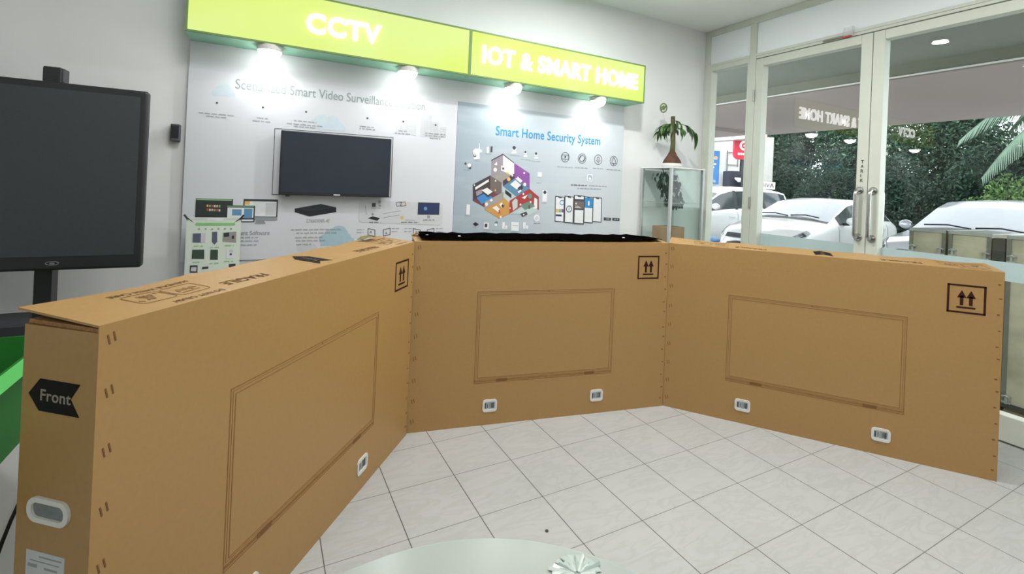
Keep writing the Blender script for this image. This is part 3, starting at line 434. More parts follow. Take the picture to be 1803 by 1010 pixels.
obj('board', MB().box(-.783, .783, 0, .008, -.55, .555), gradient_board(), brd)
artwork('printed_artwork', ART2, BY, brd, (1.772, BY, 1.40))
text('Smart Home Security System', mat('ink_title_blue', S(38,134,184), .55, var=.03), brd, (1.302-1.772, -.0012, 1.737-1.40), (1,0,0), (0,0,1), .995, .070, .0006, .012, 'title_lettering')

# lit fascia signs
sign_green = mat('green_sign_case', S(150,206,176), .5, var=.05)
sign_edge = mat('dark_green_edge', S(104,138,72), .5, var=.05)
def lit(name, col, e):
    return mat(name, col, .4, var=0, emit=col, estr=e)
def sign_face():
    m = lit('lime_lit_acrylic', S(206,228,70), 1.0); nt = m.node_tree; b = nt.nodes['Principled BSDF']
    tc = nt.nodes.new('ShaderNodeTexCoord'); nz = nt.nodes.new('ShaderNodeTexNoise'); nz.inputs['Scale'].default_value = 1.3; nz.inputs['Detail'].default_value = 1
    mp = nt.nodes.new('ShaderNodeMapping'); mp.inputs['Location'].default_value = (.4, 0, 1.7)
    nt.links.new(tc.outputs['Object'], mp.inputs['Vector']); nt.links.new(mp.outputs['Vector'], nz.inputs['Vector'])
    rp = nt.nodes.new('ShaderNodeValToRGB'); rp.color_ramp.elements[0].position = .35; rp.color_ramp.elements[1].position = .65
    rp.color_ramp.elements[0].color = (.66, .80, .13, 1); rp.color_ramp.elements[1].color = (.72, .85, .32, 1)
    nt.links.new(nz.outputs['Fac'], rp.inputs['Fac']); nt.links.new(rp.outputs['Color'], b.inputs['Emission Color'])
    b.inputs['Emission Strength'].default_value = SIGN_E; b.inputs['Specular IOR Level'].default_value = .15
    for l in list(b.inputs['Base Color'].links): nt.links.remove(l)
    b.inputs['Base Color'].default_value = (.10, .13, .01, 1)
    return m
sf = sign_face(); letter_m = lit('white_lit_letters', (1, 1, .97, 1), LETTER_E)
SZ0, SZ1, SY0, SY1 = 2.105, 2.425, .370, .585
def lightbox(x0, x1, label, words, tx0, tx1, tz0, tz1, bold):
    cx = (x0+x1)/2; s = thing('lightbox_sign', label, 'sign', (cx, SY0, SZ0), group='lit lime fascia signs')
    h = SZ1-SZ0; a, b = x0-cx, x1-cx
    obj('case', MB().box(a, b, .012, .23, 0, h), sign_green, s, bevel=.003)
    f = MB(); e = .010
    f.box(a, b, 0, .012, 0, e).box(a, b, 0, .012, h-e, h).box(a, a+e, 0, .012, e, h-e).box(b-e, b, 0, .012, e, h-e)
    obj('edge_trim', f, sign_edge, s)
    obj('face_panel', MB().box(a+e, b-e, .004, .012, e, h-e), sf, s)
    text(words, letter_m, s, (tx0-cx, -.001, tz0-SZ0), (1,0,0), (0,0,1), tx1-tx0, tz1-tz0, .012, bold, 'lettering')
lightbox(-.637, .985, 'lime lit sign box reading CCTV', 'CCTV', -.055, .378, 2.207, 2.325, .04)
lightbox(.985, 2.590, 'lime lit sign box reading IOT & SMART HOME', 'IOT & SMART HOME', 1.078, 2.505, 2.208, 2.332, .030)
for x, lab in ((-.236, 'round spot lamp under the left half of the CCTV sign'), (.575, 'round spot lamp under the right half of the CCTV sign'),
               (1.365, 'round spot lamp under the left half of the SMART HOME sign'), (2.150, 'round spot lamp under the right end of the SMART HOME sign')):
    d = thing('spot_lamp', lab, 'lamp', (x, .435, SZ0), group='spot lamps under the sign boxes')
    obj('housing', MB().lathe([(.068, 0), (.068, -.026), (.064, -.030), (.0001, -.030)], n=32), white_plastic, d, smooth=False)
    obj('lens', MB().lathe([(.0001, -.074), (.022, -.072), (.042, -.063), (.056, -.048), (.062, -.030)], n=32), lens_m, d, smooth=True)
    light('SPOT', 'spot_light', d, (0, 0, -.085), SPOT_W, (.95, .97, 1), rot=(math.radians(10), 0, 0), spot_size=math.radians(150), spot_blend=.55, shadow_soft_size=.045)

# small television on the board
tv = thing('wall_television', 'small black flat television mounted on the white poster', 'television', (.174, .52, 1.44))
obj('casing', MB().box(-.330, .330, -.022, .022, -.194, .194), black_plastic, tv, bevel=.004)
obj('screen', MB().box(-.322, .322, -.0235, -.021, -.178, .187), mat('wall_screen', S(40,47,58), .25, var=.08, spec=.4), tv)
obj('logo', MB().box(-.02, .02, -.0235, -.022, -.190, -.183), white_plastic, tv)
obj('sensor', MB().box(-.292, -.268, -.018, -.002, -.204, -.193), black_plastic, tv)
obj('wall_bracket', MB().box(-.12, .12, .022, .0500, -.1, .1), black_plastic, tv)
s = thing('wall_speaker', 'small dark speaker box on the bare wall left of the white poster', 'speaker', (-.685, WY, 1.575))
obj('body', MB().box(-.022, .022, -.045, 0, -.048, .048), mat('slate_box', S(72,76,84), .6), s, bevel=.004)
obj('grille', MB().box(-.017, .017, -.047, -.044, -.03, .04), black_plastic, s)

# leaflet banner hung on little hooks in front of the white board
lf = thing('product_banner', 'pale green product leaflet banner clipped at the lower left of the white poster', 'banner', (-.473, .47, 0))
obj('sheet', MB().box(-.130, .130, 0, .002, .33, 1.11), mat('banner_paper', S(212,224,210), .5, var=.02, scale=4), lf)
artwork('printed_artwork', ART3, .47, lf, (-.473, .47, 0))
for sx in (-1, 1): obj('hook', MB().tube([(sx*.142, -.004, 1.125), (sx*.124, -.004, 1.100)], .005, 8), black_plastic, lf)
ps = MB(); ps.tube([(0, .03, .02), (0, .012, 1.0), (-.125, .004, 1.105)], .006, 8); ps.tube([(0, .012, 1.0), (.125, .004, 1.105)], .006, 8)
ps.tube([(0, .03, .25), (-.12, -.03, .006)], .006, 8); ps.tube([(0, .03, .25), (.12, -.03, .006)], .006, 8)
ps.tube([(0, .03, .25), (0, .095, .006)], .006, 8)
obj('stand', ps, black_plastic, lf)

# ---------------------------------------------------------------- large display on a mobile stand
ifp = thing('interactive_display', 'large black touch display on a black floor stand at the left edge', 'display', (-1.46, .145, 0))
hw = .73; z0, z1 = .905, 1.727
obj('casing', MB().box(-hw, hw, -.045, .012, z0, z1), black_plastic, ifp, bevel=.012, seg=3)
obj('screen', MB().box(-hw+.028, hw-.028, -.0475, -.044, z0+.062, z1-.03), mat('matte_screen', S(54,60,62), .42, var=.06, scale=120, spec=.4), ifp)
lg = MB()
lg.tube([(.42+.022*math.cos(a*.4), -.0462, z0+.032+.008*math.sin(a*.4)) for a in range(17)], .0015, 6); lg.box(.412, .428, -.0465, -.045, z0+.027, z0+.036)
obj('emblem', lg, mat('grey_emblem', S(110,114,116), .4), ifp)
po = MB()
for sx in (-1, 1): po.box(sx*.375-.03, sx*.375+.03, .0115, .09, .10, 1.80)
obj('post', po, black_plastic, ifp, bevel=.004)
for sx in (-1, 1): obj('post_cap', MB().box(sx*.375-.038, sx*.375+.036, .030, .095, 1.735, 1.80), mat('grey_cap', S(66,70,72), .5), ifp, bevel=.005)
obj('cross_shelf', MB().box(-.50, .50, -.10, .14, .55, .69), mat('dark_shelf', S(46,48,52), .5), ifp, bevel=.006)
bs = MB()
for sx in (-1, 1): bs.box(sx*.375-.035, sx*.375+.035, -.30, .32, .06, .115)
bs.box(-.375, .375, .03, .09, .065, .11)
obj('base', bs, black_plastic, ifp, bevel=.006)
for sx in (-1, 1):
    for sy in (-.27, .29): obj('caster', MB().tube([(sx*.375-.014, sy, .032), (sx*.375+.014, sy, .032)], .032, 18).box(sx*.375-.02, sx*.375+.02, sy-.012, sy+.012, .035, .064), black_plastic, ifp)

# ---------------------------------------------------------------- cardboard television boxes
BW, BH, BD = 1.5962, 1.0372, .20
def tvbox():
    t = thing('television_box', 'left cardboard television box, lid lifted at the end with the black Front arrow', 'box', group='cardboard television boxes')
    obj('body', MB().box(0, BW, 0, BD, 0, BH-.016), card, t)
    # lid: front edge creased to the body, back edge standing a little proud
    ups = [.020, .014]+[.010+.008*math.sin(i*1.7)**2 for i in range(2, 13)]
    def zt(x, y, off=.0009):
        q = min(max(x/BW*12, 0), 11.999); i = int(q); u = ups[i]+(ups[i+1]-ups[i])*(q-i)
        return BH+u*y/(BD+.012)+off
    lid = MB(); n = 48; ny = 4; vs = []; fs = []
    for lo in (0, .005):
        for i in range(n+1):
            for j in range(ny+1):
                y = (BD+.012)*j/ny; s = BW*i/n; vs.append((s-(.006*j/ny if i == 0 else 0), y, zt(s, y, -lo)))
    N_ = (n+1)*(ny+1); g_ = lambda i, j: i*(ny+1)+j
    for i in range(n):
        for j in range(ny):
            f = (g_(i, j), g_(i+1, j), g_(i+1, j+1), g_(i, j+1)); fs += [f, tuple(N_+k for k in f[::-1])]
        for j in (0, ny): fs.append((g_(i, j), N_+g_(i, j), N_+g_(i+1, j), g_(i+1, j)))
    for j in range(ny):
        for i in (0, n): fs.append((g_(i, j), g_(i, j+1), N_+g_(i, j+1), N_+g_(i, j)))
    lid.add(vs, fs); obj('lid', lid, card, t)
    fl = MB()
    fl.hexa([(.004,.004,BH-.016),(.42,.004,BH-.016),(.42,BD-.004,BH-.016),(.004,BD-.004,BH-.014),(.004,.004,BH-.008),(.42,.004,BH-.008),(.42,BD-.004,BH-.007),(.002,BD-.01,BH-.004)])
    fl.box(.43, BW-.004, .004, BD-.004, BH-.016, BH-.0075)
    obj('inner_flap', fl, card_top, t)
    fr = MB(); fr.box(0, BW, 0, .003, BH-.016, BH-.005); obj('front_crease', fr, card, t)
    # printed television outline
    ol = MB()
    def ring(x0, x1, z0, z1, w, m=0):
        y0, y1 = -.0008, .0002
        ol.box(x0, x1, y0, y1, z0, z0+w, m).box(x0, x1, y0, y1, z1-w, z1, m).box(x0, x0+w, y0, y1, z0, z1, m).box(x1-w, x1, y0, y1, z0, z1, m)
    ring(.360, 1.222, .238, .757, .0035); ring(.378, 1.204, .268, .738, .003); ring(.369, 1.213, .262, .748, .0014)
    ol.box(.362, 1.22, -.0008, .0002, .246, .249).box(.362, 1.22, -.0008, .0002, .254, .2565).box(.786, .796, -.0008, .0002, .745, .757)
    for k in range(160): ol.box(.365+k*.00532, .3675+k*.00532, -.0008, .0002, .249, .254)
    obj('screen_outline', ol, print_light, t)
    for x in (.492, 1.042): obj('screen_foot_mark', MB().box(x, x+.062, -.0012, .0002, .243, .2575), mat('mid_brown_ink', S(112,78,40), .7), t)
    # this-way-up mark
    up = MB(); x0, x1, z0, z1 = 1.378, 1.530, .811, .957; w = .009
    up.box(x0, x1, -.001, .0002, z0, z0+w).box(x0, x1, -.001, .0002, z1-w, z1).box(x0, x0+w, -.001, .0002, z0, z1).box(x1-w, x1, -.001, .0002, z0, z1)
    up.box(1.416, 1.490, -.001, .0002, .836, .845)
    for x in (1.436, 1.472):
        up.box(x-.007, x+.007, -.001, .0002, .852, .90)
        up.prism([(x-.0185, -.001, .890), (x+.0185, -.001, .890), (x, -.001, .928)], (0, .0012, 0))
    obj('arrow_symbol', up, print_brown, t)
    # carry-hole inserts
    for x in (.458, 1.127):
        h = MB(); w2, h2 = .042, .033
        pts = rrect(.084, .070, .016); q = rrect(.062, .044, .008)
        n = len(pts)
        vs = [(x+a, -.005, .109+b) for a, b in pts] + [(x+a, -.005, .109+b) for a, b in q] + [(x+a, .001, .109+b) for a, b in pts] + [(x+a, -.001, .109+b) for a, b in q]
        fs = []
        for i in range(n):
            j = (i+1) % n
            fs += [(i, j, n+j, n+i), (2*n+i, 2*n+j, j, i), (n+i, n+j, 3*n+j, 3*n+i)]
        h.add(vs, fs)
        ins = obj('carry_insert', h, white_plastic, t); ins['label'] = 'white plastic carry insert'
        g = MB(); g.poly([(x+a, -.0012, .109+b) for a, b in q])
        obj('recess', g, mat('pale_recess', S(184,190,190), .5, var=.1, scale=60), ins)
        bars = MB()
        for bx, bw, bh in ((-.024, .009, .030), (-.012, .004, .026), (-.003, .002, .034), (.003, .002, .034), (.010, .006, .028), (.020, .010, .031)):
            bars.box(x+bx-bw/2, x+bx+bw/2, -.002, -.0011, .109-bh/2, .109+bh/2)
        obj('ribs', bars, mat('dark_ribs', S(74,78,80), .6, var=.2, scale=90), ins)
    # staples along both front edges
    stm_ = mat('brown_staple', S(112,76,36), .6, var=.15)
    for z in (1.003, .890, .765, .640, .520, .40, .28, .17, .06):
        for k in (0, 1):
            x = .016+k*.012; z_ = z+k*.004
            obj('staple', MB().prism([(x, -.001, z_+.010), (x+.003, -.001, z_+.011), (x+.008, -.001, z_-.010), (x+.005, -.001, z_-.011)], (0, .0012, 0)), stm_, t)
    for k, z in enumerate((.97, .90, .82, .74, .66, .60, .50, .44, .36, .28, .2, .12, .05)):
        x = 1.572+.006*(k % 2); obj('staple', MB().box(x, x+.011, -.001, .0003, z, z+.006), stm_, t)
    # prints on the lid (slope of the lid: about 1.2 cm over its depth)
    def lidline(mb, pts, w=.004):
        for (ax, ay), (bx, by) in zip(pts[:-1], pts[1:]):
            d = math.hypot(bx-ax, by-ay); nx, ny = -(by-ay)/d*w/2, (bx-ax)/d*w/2
            mb.poly([(x, y, zt(x, y)) for x, y in ((ax-nx, ay-ny), (bx-nx, by-ny), (bx+nx, by+ny), (ax+nx, ay+ny))])
    def lay(o, up=0.0):
        for v in o.data.vertices: v.co.z = zt(v.co.x, v.co.y)+up
        return o
    olive = mat('olive_brown_ink', S(120,88,46), .7, var=.15)
    def icon(cx, cy, kind):
        sy = MB()
        lidline(sy, [(cx+a, cy+b) for a, b in rrect(.094, .080, .014, 3)] + [(cx+.047, cy+.026)], .0035)
        if kind == 0:
            for a in (-.02, -.01, 0, .01, .02): lidline(sy, [(cx, cy-.02), (cx+a, cy+.022)], .004)
            lidline(sy, [(cx-.018, cy-.02), (cx+.018, cy+.024)], .006); lidline(sy, [(cx-.03, cy-.024), (cx-.038, cy-.012)], .006); lidline(sy, [(cx+.034, cy+.018), (cx+.03, cy+.028)], .006)
        else:
            for a in (-.02, .0, .02): lidline(sy, [(cx+a-.008, cy-.012), (cx+a+.002, cy+.012), (cx+a+.01, cy-.004)], .007)
            lidline(sy, [(cx-.028, cy-.022), (cx+.028, cy-.018)], .006)
        obj('handling_symbol', sy, olive, t)
    icon(.195, .102, 0); icon(.297, .102, 1); icon(1.42, .102, 1); icon(1.52, .102, 0)
    inkp = MATS['olive_brown_ink']
    def lt(s, x1, y, wdt, cap):    # reads from the far side
        lay(text(s, inkp, t, (x1, y, BH), (-1, 0, 0), (0, -1, 0), wdt, cap, .0004, .012, 'handling_lettering'))
    lt('HANDLE WITH CARE', .355, .170, .215, .017); lt('DO NOT CRUSH', .345, .034, .15, .017); lt('FRAGILE', .555, .082, .17, .036)
    lt('FRAGILE', 1.29, .082, .18, .036); lt('HANDLE WITH CARE', 1.57, .170, .20, .015); lt('THIS SIDE UP', 1.56, .034, .13, .015)
    ch = MB(); cx = .845
    pts = [(cx-.043, .032), (cx, .062), (cx+.043, .032), (cx+.043, .140), (cx, .184), (cx-.043, .140)]
    ch.poly([(a, b, zt(a, b)) for a, b in pts]); obj('front_arrow', ch, black_ink, t)
    lay(text('Front', card, t, (cx+.010, .072, BH), (0, 1, 0), (-1, 0, 0), .07, .024, .0004, .02, 'arrow_lettering'), .0006)
    # end face: arrow, carry insert and delivery label
    ef = MB(); x = -.0012; zc = .876
    pts = [(.180, zc), (.150, zc+.034), (.042, zc+.034), (.066, zc), (.042, zc-.034), (.150, zc-.034)]
    ef.prism([(x, a, b) for a, b in pts], (.0014, 0, 0)); obj('front_arrow', ef, black_ink, t)
    text('Front', mat('pale_ink', S(134,130,118), .6), t, (x-.0003, .146, zc-.011), (0, -1, 0), (0, 0, 1), .082, .024, .0006, .015, 'arrow_lettering')
    h = MB(); yc, zc = .108, .636
    pts = rrect(.112, .052, .024, 6); q = rrect(.088, .032, .014, 6); n = len(pts)
    vs = [(-.006, yc-a, zc+b) for a, b in pts] + [(-.006, yc-a, zc+b) for a, b in q] + [(.001, yc-a, zc+b) for a, b in pts] + [(-.0008, yc-a, zc+b) for a, b in q]
    fs = []
    for i in range(n):
        j = (i+1) % n; fs += [(i, j, n+j, n+i), (2*n+i, 2*n+j, j, i), (n+i, n+j, 3*n+j, 3*n+i)]
    h.add(vs, fs); ins = obj('carry_insert', h, white_plastic, t); ins['label'] = 'white plastic carry insert'
    g = MB(); g.poly([(-.0009, yc-a, zc+b) for a, b in q]); obj('recess', g, grey_void, ins)
    obj('delivery_label', MB().box(-.001, .0003, .062, .166, .44, .545), mat('label_paper', S(190,194,194), .6, var=.04), t)
    lb = MB()
    for (a, b, z, hh) in ((.07, .13, .534, .003), (.075, .155, .524, .002), (.135, .16, .511, .007), (.08, .115, .511, .004), (.07, .16, .49, .003)): lb.box(-.0014, -.0009, a, b, z, z+hh)
    obj('label_print', lb, ink('grey'), t)
    return t
left = tvbox(); left.location = (-.5312, -1.3921, 0); left.rotation_euler = (0, 0, .8750)
dup(left, (.4962, -.1561, 0), -.1958, 'middle cardboard television box with a black strip lying along its top')
dup(left, (2.066, -.4615, 0), -.9249, 'right cardboard television box standing in front of the glass doors')
# black foam strip on the middle box
bs = MB(); rnd = random.Random(5); N = 46; vs = []; fs = []
for i in range(N+1):
    s = i/N; x = .035+s*1.54
    y0 = .006+rnd.uniform(0, .006); y1 = .195+rnd.uniform(-.012, .012)
    if s > .86: y0 += (s-.86)*.2; 
    th = .013+rnd.uniform(-.003, .004); th *= min(1, (1-s)*9+.12)
    vs += [(x, y0, 0), (x, y1, 0), (x, y1, th), (x, y0+.012, th*.8)]
for i in range(N):
    a = 4*i; b = a+4
    for k in range(4): fs.append((a+k, a+(k+1) % 4, b+(k+1) % 4, b+k))
fs += [(0, 1, 2, 3), (4*N+3, 4*N+2, 4*N+1, 4*N)]
bs.add(vs, fs)
fo = thing('foam_strip', 'ragged black foam strip lying on the middle television box', 'foam', (.4962, -.1561, BH+.0175), -.1958)
obj('foam', bs, mat('black_foam', S(6,5,5), 1.0, var=.3, scale=60, bump=.3, spec=0.0), fo)
wd = MB()
for s in (.07, .245, 1.28): wd.lathe([(.0001, .004), (.007, .003), (.009, 0)], (s, .02 if s > .2 else .05, .011), 8)
obj('white_fleck', wd, white_plastic, fo)
# torn packing scraps at the corner between left and middle boxes
def scrap(name, loc, rz, n, L, label, col):
    rnd = random.Random(n); m = MB(); vs = []; fs = []
    for i in range(n+1):
        s = i/n*L
        for y in (-.022, 0, .022): vs.append((s, y*(1-.5*abs(i/n-.5)), .004+.014*math.sin(math.pi*i/n)*rnd.uniform(.4, 1)+rnd.uniform(0, .004)))
    for i in range(n):
        for k in (0, 1): fs.append((3*i+k, 3*i+3+k, 3*i+4+k, 3*i+1+k))
    m.add(vs, fs)
    o = obj(name, m, mat(col[0], col[1], .8, var=.35, scale=60), loc=loc); o.rotation_euler = (0, 0, rz)
    so = o.modifiers.new('thickness', 'SOLIDIFY'); so.thickness = .003; so.offset = 1
    tag(o, label, 'packing scrap'); return o
ca, sa = math.cos(.875), math.sin(.875)
scrap('packing_scrap', (-.5312+1.36*ca-.19*sa, -1.3921+1.36*sa+.19*ca, BH+.0165), .875, 9, .14, 'crumpled olive packing scrap on the far back edge of the left box', ('olive_scrap', S(116,106,60)))
scrap('packing_scrap', (.4962+.0*math.cos(.1958)+.03, -.1561+.15, BH+.012), -.3, 7, .07, 'small torn brown scrap where the left and middle boxes meet', ('brown_scrap', S(122,104,70)))

# ---------------------------------------------------------------- green and white open carton
gc = thing('open_carton', 'green and white open-topped carton behind the left television box', 'carton', (-1.16, -.86, 0), 0)
gr = mat('green_board', S(22,112,30), .55, var=.05, scale=3); wh = mat('white_board', S(206,210,208), .55, var=.03)
w2, d2_, H2 = .285, .46, .765; zs = .505
for nm, z0, z1, m in (('green_wall', zs, H2, gr), ('white_wall', 0, zs, wh)):
    k = MB(); th = .008
    k.box(-w2, w2, -d2_, -d2_+th, z0, z1).box(-w2, w2, d2_-th, d2_, z0, z1).box(-w2, -w2+th, -d2_+th, d2_-th, z0, z1).box(w2-th, w2, -d2_+th, d2_-th, z0, z1)
    obj(nm, k, m, gc)
obj('bottom', MB().box(-w2+.008, w2-.008, -d2_+.008, d2_-.008, .001, .012), wh, gc)
fl = MB(); fl.hexa([(w2,-d2_,H2-.004),(w2+.02,-d2_,H2-.035),(w2+.02,d2_,H2-.035),(w2,d2_,H2-.004),(w2,-d2_,H2),(w2+.024,-d2_,H2-.03),(w2+.024,d2_,H2-.03),(w2,d2_,H2)])
obj('folded_rim', fl, mat('lit_rim_green', S(84,190,92), .5, var=.04), gc)  # lighter green paints the light caught along the folded rim
cv = MB(); pr = [(w2+.0012, .30-.05*k, .33-.012*k*k*.35) for k in range(9)]
cv.tube(pr, .007, 6); obj('black_swoosh', cv, black_ink, gc)

# ---------------------------------------------------------------- glass display cabinet in the corner
cb = thing('display_cabinet', 'tall narrow glass display cabinet in the corner by the window', 'cabinet', (2.80, .235, 0))
CWd, CD, CH = .385, .335, 1.565
alu = mat('aluminium_post', S(176,182,180), .4, .35, var=.04)
for x, y in ((0, 0), (CWd, 0), (0, CD), (CWd, CD)):
    obj('post', MB().box(x-.011, x+.011, y-.011, y+.011, .10, CH), alu, cb)
obj('base', MB().box(-.012, CWd+.012, -.012, CD+.012, 0, .10), white_plastic, cb, bevel=.004)
tp = MB(); tp.box(-.014, CWd+.012, -.014, CD+.014, CH, CH+.010); obj('top', tp, mat('white_top', S(226,228,226), .4, var=.02), cb, bevel=.003)
gl = MB()
gl.poly([(0, .011, .1), (0, .011, CH), (0, CD-.011, CH), (0, CD-.011, .1)]).poly([(CWd, .011, .1), (CWd, CD-.011, .1), (CWd, CD-.011, CH), (CWd, .011, CH)]).poly([(.011, 0, .1), (CWd-.011, 0, .1), (CWd-.011, 0, CH), (.011, 0, CH)])
obj('pane', gl, cab_glass, cb)
for z in (.45, .875, 1.265): obj('shelf', MB().box(.003, CWd-.003, .004, CD-.004, z, z+.007), film('shelf_glass', S(168,186,178), .35), cb)
o = thing('carton', 'plain brown carton on a shelf inside the glass cabinet', 'carton', (2.985, .42, .882))
obj('carton_body', MB().box(-.105, .105, -.09, .09, 0, .175), mat('brown_carton', S(170,136,104), .75, var=.05), o, bevel=.003)
obj('tape', MB().box(-.105, .105, -.02, .02, .1752, .176), mat('tan_tape', S(160,120,80), .4), o)

def leafpts(L, w, n=6, curl=.3):
    """one leaf along +x: returns verts, faces (folded along its midrib, drooping)"""
    vs = []; fs = []
    for i in range(n+1):
        s = i/n; hw = w*math.sin(math.pi*min(.98, s*.92+.06))**.8; x = L*s; z = -curl*L*s*s
        vs += [(x, -hw, z+hw*.25), (x, 0, z), (x, hw, z+hw*.25)]
    for i in range(n):
        for k in (0, 1): fs.append((3*i+k, 3*i+3+k, 3*i+4+k, 3*i+1+k))
    return vs, fs
dkleaf = mat('dark_leaf', S(40,70,52), .5, var=.35, scale=20)
gar = MB(); rnd = random.Random(11)
for i in range(300):
    s = rnd.random(); z = 1.54-.285*s; wd = .085*(1-s)**.6+.02
    x = .12+.14*s+rnd.uniform(-wd, wd); y = .19+rnd.uniform(-.07, .07)
    vs, fs = leafpts(rnd.uniform(.04, .065), rnd.uniform(.011, .017), 4, .4)
    gar.xf = Matrix.Translation((x, y, z)) @ Matrix.Rotation(rnd.uniform(0, 6.3), 4, 'Z') @ Matrix.Rotation(rnd.uniform(.2, 1.4), 4, 'Y')
    gar.add(vs, fs, 0 if rnd.random() < .85 else 1)
gar.xf = None
hg = thing('leaf_garland', 'dark green leaf garland hanging inside the glass cabinet', 'garland', (2.80, .235, 0))
obj('leaves', gar, [dkleaf, mat('silvery_leaf', S(140,160,150), .5, var=.2)], hg)
obj('stem', MB().tube([(.07, .17, 1.564), (.12, .17, 1.46), (.20, .17, 1.34), (.235, .17, 1.275)], .004, 8), mat('dark_stem', S(44,58,44), .7), hg)

# bulb-stemmed plant
pl = thing('bonsai_plant', 'small plant with a swollen brown stem base in a white saucer on the cabinet', 'plant', (2.975, .40, CH+.010))
obj('saucer', MB().lathe([(.0001, 0), (.075, 0), (.088, .018), (.090, .042), (.083, .042), (.08, .01), (.0001, .008)], n=32), white_plastic, pl, smooth=True)
bark = mat('brown_bark', S(84,56,42), .85, var=.35, scale=30, bump=.4)
obj('bulb', MB().lathe([(.0001, .020), (.078, .022), (.083, .040), (.072, .07), (.045, .11), (.027, .145), (.022, .16)], n=28), bark, pl, smooth=True)
stm = MB(); stm.tube([(0, 0, .15), (.003, .0, .22), (-.002, 0, .30), (-.006, 0, .37), (-.01, 0, .445), (-.011, 0, .462)], [.024, .021, .0225, .0205, .020, .019], 12)
obj('trunk', stm, mat('green_bark', S(86,88,56), .85, var=.35, scale=30, bump=.4), pl, smooth=True)
rx, ry = .882, -.469       # picture-right direction on the floor
lv = MB(); rnd = random.Random(21)
gst = MB()
def spray(h, dirv, reach, drop, n, L):
    dirv = Vector(dirv).normalized(); pts = []
    for k in range(6):
        s = k/5; pts.append(Vector((-.008, 0, h)) + dirv*reach*s + Vector((0, 0, .05*math.sin(s*2.2)-drop*s*s)))
    gst.tube(pts, .0026, 6)
    for k in range(n):
        a = rnd.uniform(.35, 1); p = pts[min(5, int(a*5))]
        vs, fs = leafpts(L*rnd.uniform(.6, 1.15), L*.15, 5, rnd.uniform(.2, .9))
        th = math.atan2(dirv.y, dirv.x)+rnd.uniform(-1.3, 1.3)
        lv.xf = Matrix.Translation(p) @ Matrix.Rotation(th, 4, 'Z') @ Matrix.Rotation(rnd.uniform(.0, 1.2), 4, 'Y')
        lv.add(vs, fs)
    lv.xf = None
spray(.36, (-rx, -ry, 0), .11, .05, 12, .10); spray(.34, (-rx, -ry+.5, 0), .13, .09, 10, .10); spray(.37, (rx, ry, 0), .17, .08, 9, .10); spray(.33, (rx, ry-.3, 0), .12, .06, 9, .09)
spray(.38, (.2, -1, 0), .05, .02, 8, .08); spray(.36, (-rx, -ry-.6, 0), .08, .05, 9, .09); spray(.35, (rx*.4, .6, 0), .08, .02, 6, .08)
for k in range(5):   # the long drooping leaf fingers on the right
    vs, fs = leafpts(.13, .014, 6, .75)
    lv.xf = Matrix.Translation(Vector((rx*(.10+.025*k), ry*(.10+.025*k), .375-.012*k))) @ Matrix.Rotation(math.atan2(ry, rx)+(-.5+.25*k), 4, 'Z') @ Matrix.Rotation(.35+.15*k, 4, 'Y'); lv.add(vs, fs)
lv.xf = None
obj('leaves', lv, mat('mid_green_leaf', S(70,104,52), .5, var=.35, scale=25), pl)
obj('twigs', gst, mat('green_twig', S(96,116,60), .7), pl, smooth=True)
rl = MB(); c = Vector((-rx*.095, -ry*.095, .535)); R_, U_ = Vector((rx, ry, 0)), Vector((0, 0, 1))
N = 20
ov = lambda r, k: c + R_*(r*.9*math.cos(2*math.pi*k/N)) + U_*(r*1.2*math.sin(2*math.pi*k/N))
vs = [ov(.038, k) for k in range(N)] + [ov(.027, k) for k in range(N)]
rl.add(vs, [(k, (k+1) % N, N+(k+1) % N, N+k) for k in range(N)])
for a, b in ((-.022, .022), (-.026, .0), (.0, .026)):
    rl.tube([c+R_*a*.9+U_*(-.018 if b else .0), c+R_*b*.9+U_*.02], .005, 6)
ro = obj('variegated_leaf', rl, mat('olive_rim', S(104,120,74), .5, var=.3), pl); so = ro.modifiers.new('thickness', 'SOLIDIFY'); so.thickness = .002
obj('leaf_blade', MB().poly([ov(.028, k)+Vector((0,.001,0)) for k in range(N)]), mat('pale_leaf', S(196,206,182), .5, var=.15, scale=30), pl)
obj('leaf_stalk', MB().tube([c-U_*.045, c-U_*.10+R_*.01, (-.03, .02, .37)], .0016, 6), mat('pale_stalk', S(176,182,160), .6), pl)

# ---------------------------------------------------------------- round glass table and cut-glass ashtray
tb = thing('round_table', 'round frosted glass table at the bottom of the view', 'table', (.062, -2.103, 0))
frost = mat('frosted_green_glass', S(158,165,160), .22, var=.015, scale=2, spec=.45)
obj('tabletop', MB().lathe([(.0001, .440), (.594, .440), (.600, .443), (.600, .447), (.594, .450), (.0001, .450)], n=128), frost, tb)
eg = MB(); eg.lathe([(.5985, .4405), (.6012, .443), (.6012, .447), (.5985, .4497)], n=128); e_ = obj('edge', eg, mat('glass_edge', S(158,170,163), .25, var=.03), tb); e_['label'] = 'green polished glass edge'
for k in range(4):
    a = math.pi/4+math.pi/2*k
    obj('leg', MB().tube([(.42*math.cos(a), .42*math.sin(a), 0), (.34*math.cos(a), .34*math.sin(a), .44)], .016, 14), chrome, tb, smooth=True)
obj('ring_shelf', MB().lathe([(.355, .20), (.365, .20), (.365, .212), (.355, .212), (.355, .20)], n=64), chrome, tb)
ash = thing('glass_ashtray', 'star-cut clear glass dish on the frosted table', 'ashtray', (.448, -1.752, .450))
cut = mat('cut_glass_glint', S(226,234,228), .12, var=.05, spec=.8); cut2 = mat('cut_glass_dark', S(172,186,178), .12, var=.08, spec=.8)  # paler tone paints glints onto the facets of the clear glass
a_ = MB(); rnd = random.Random(2); NP = 18
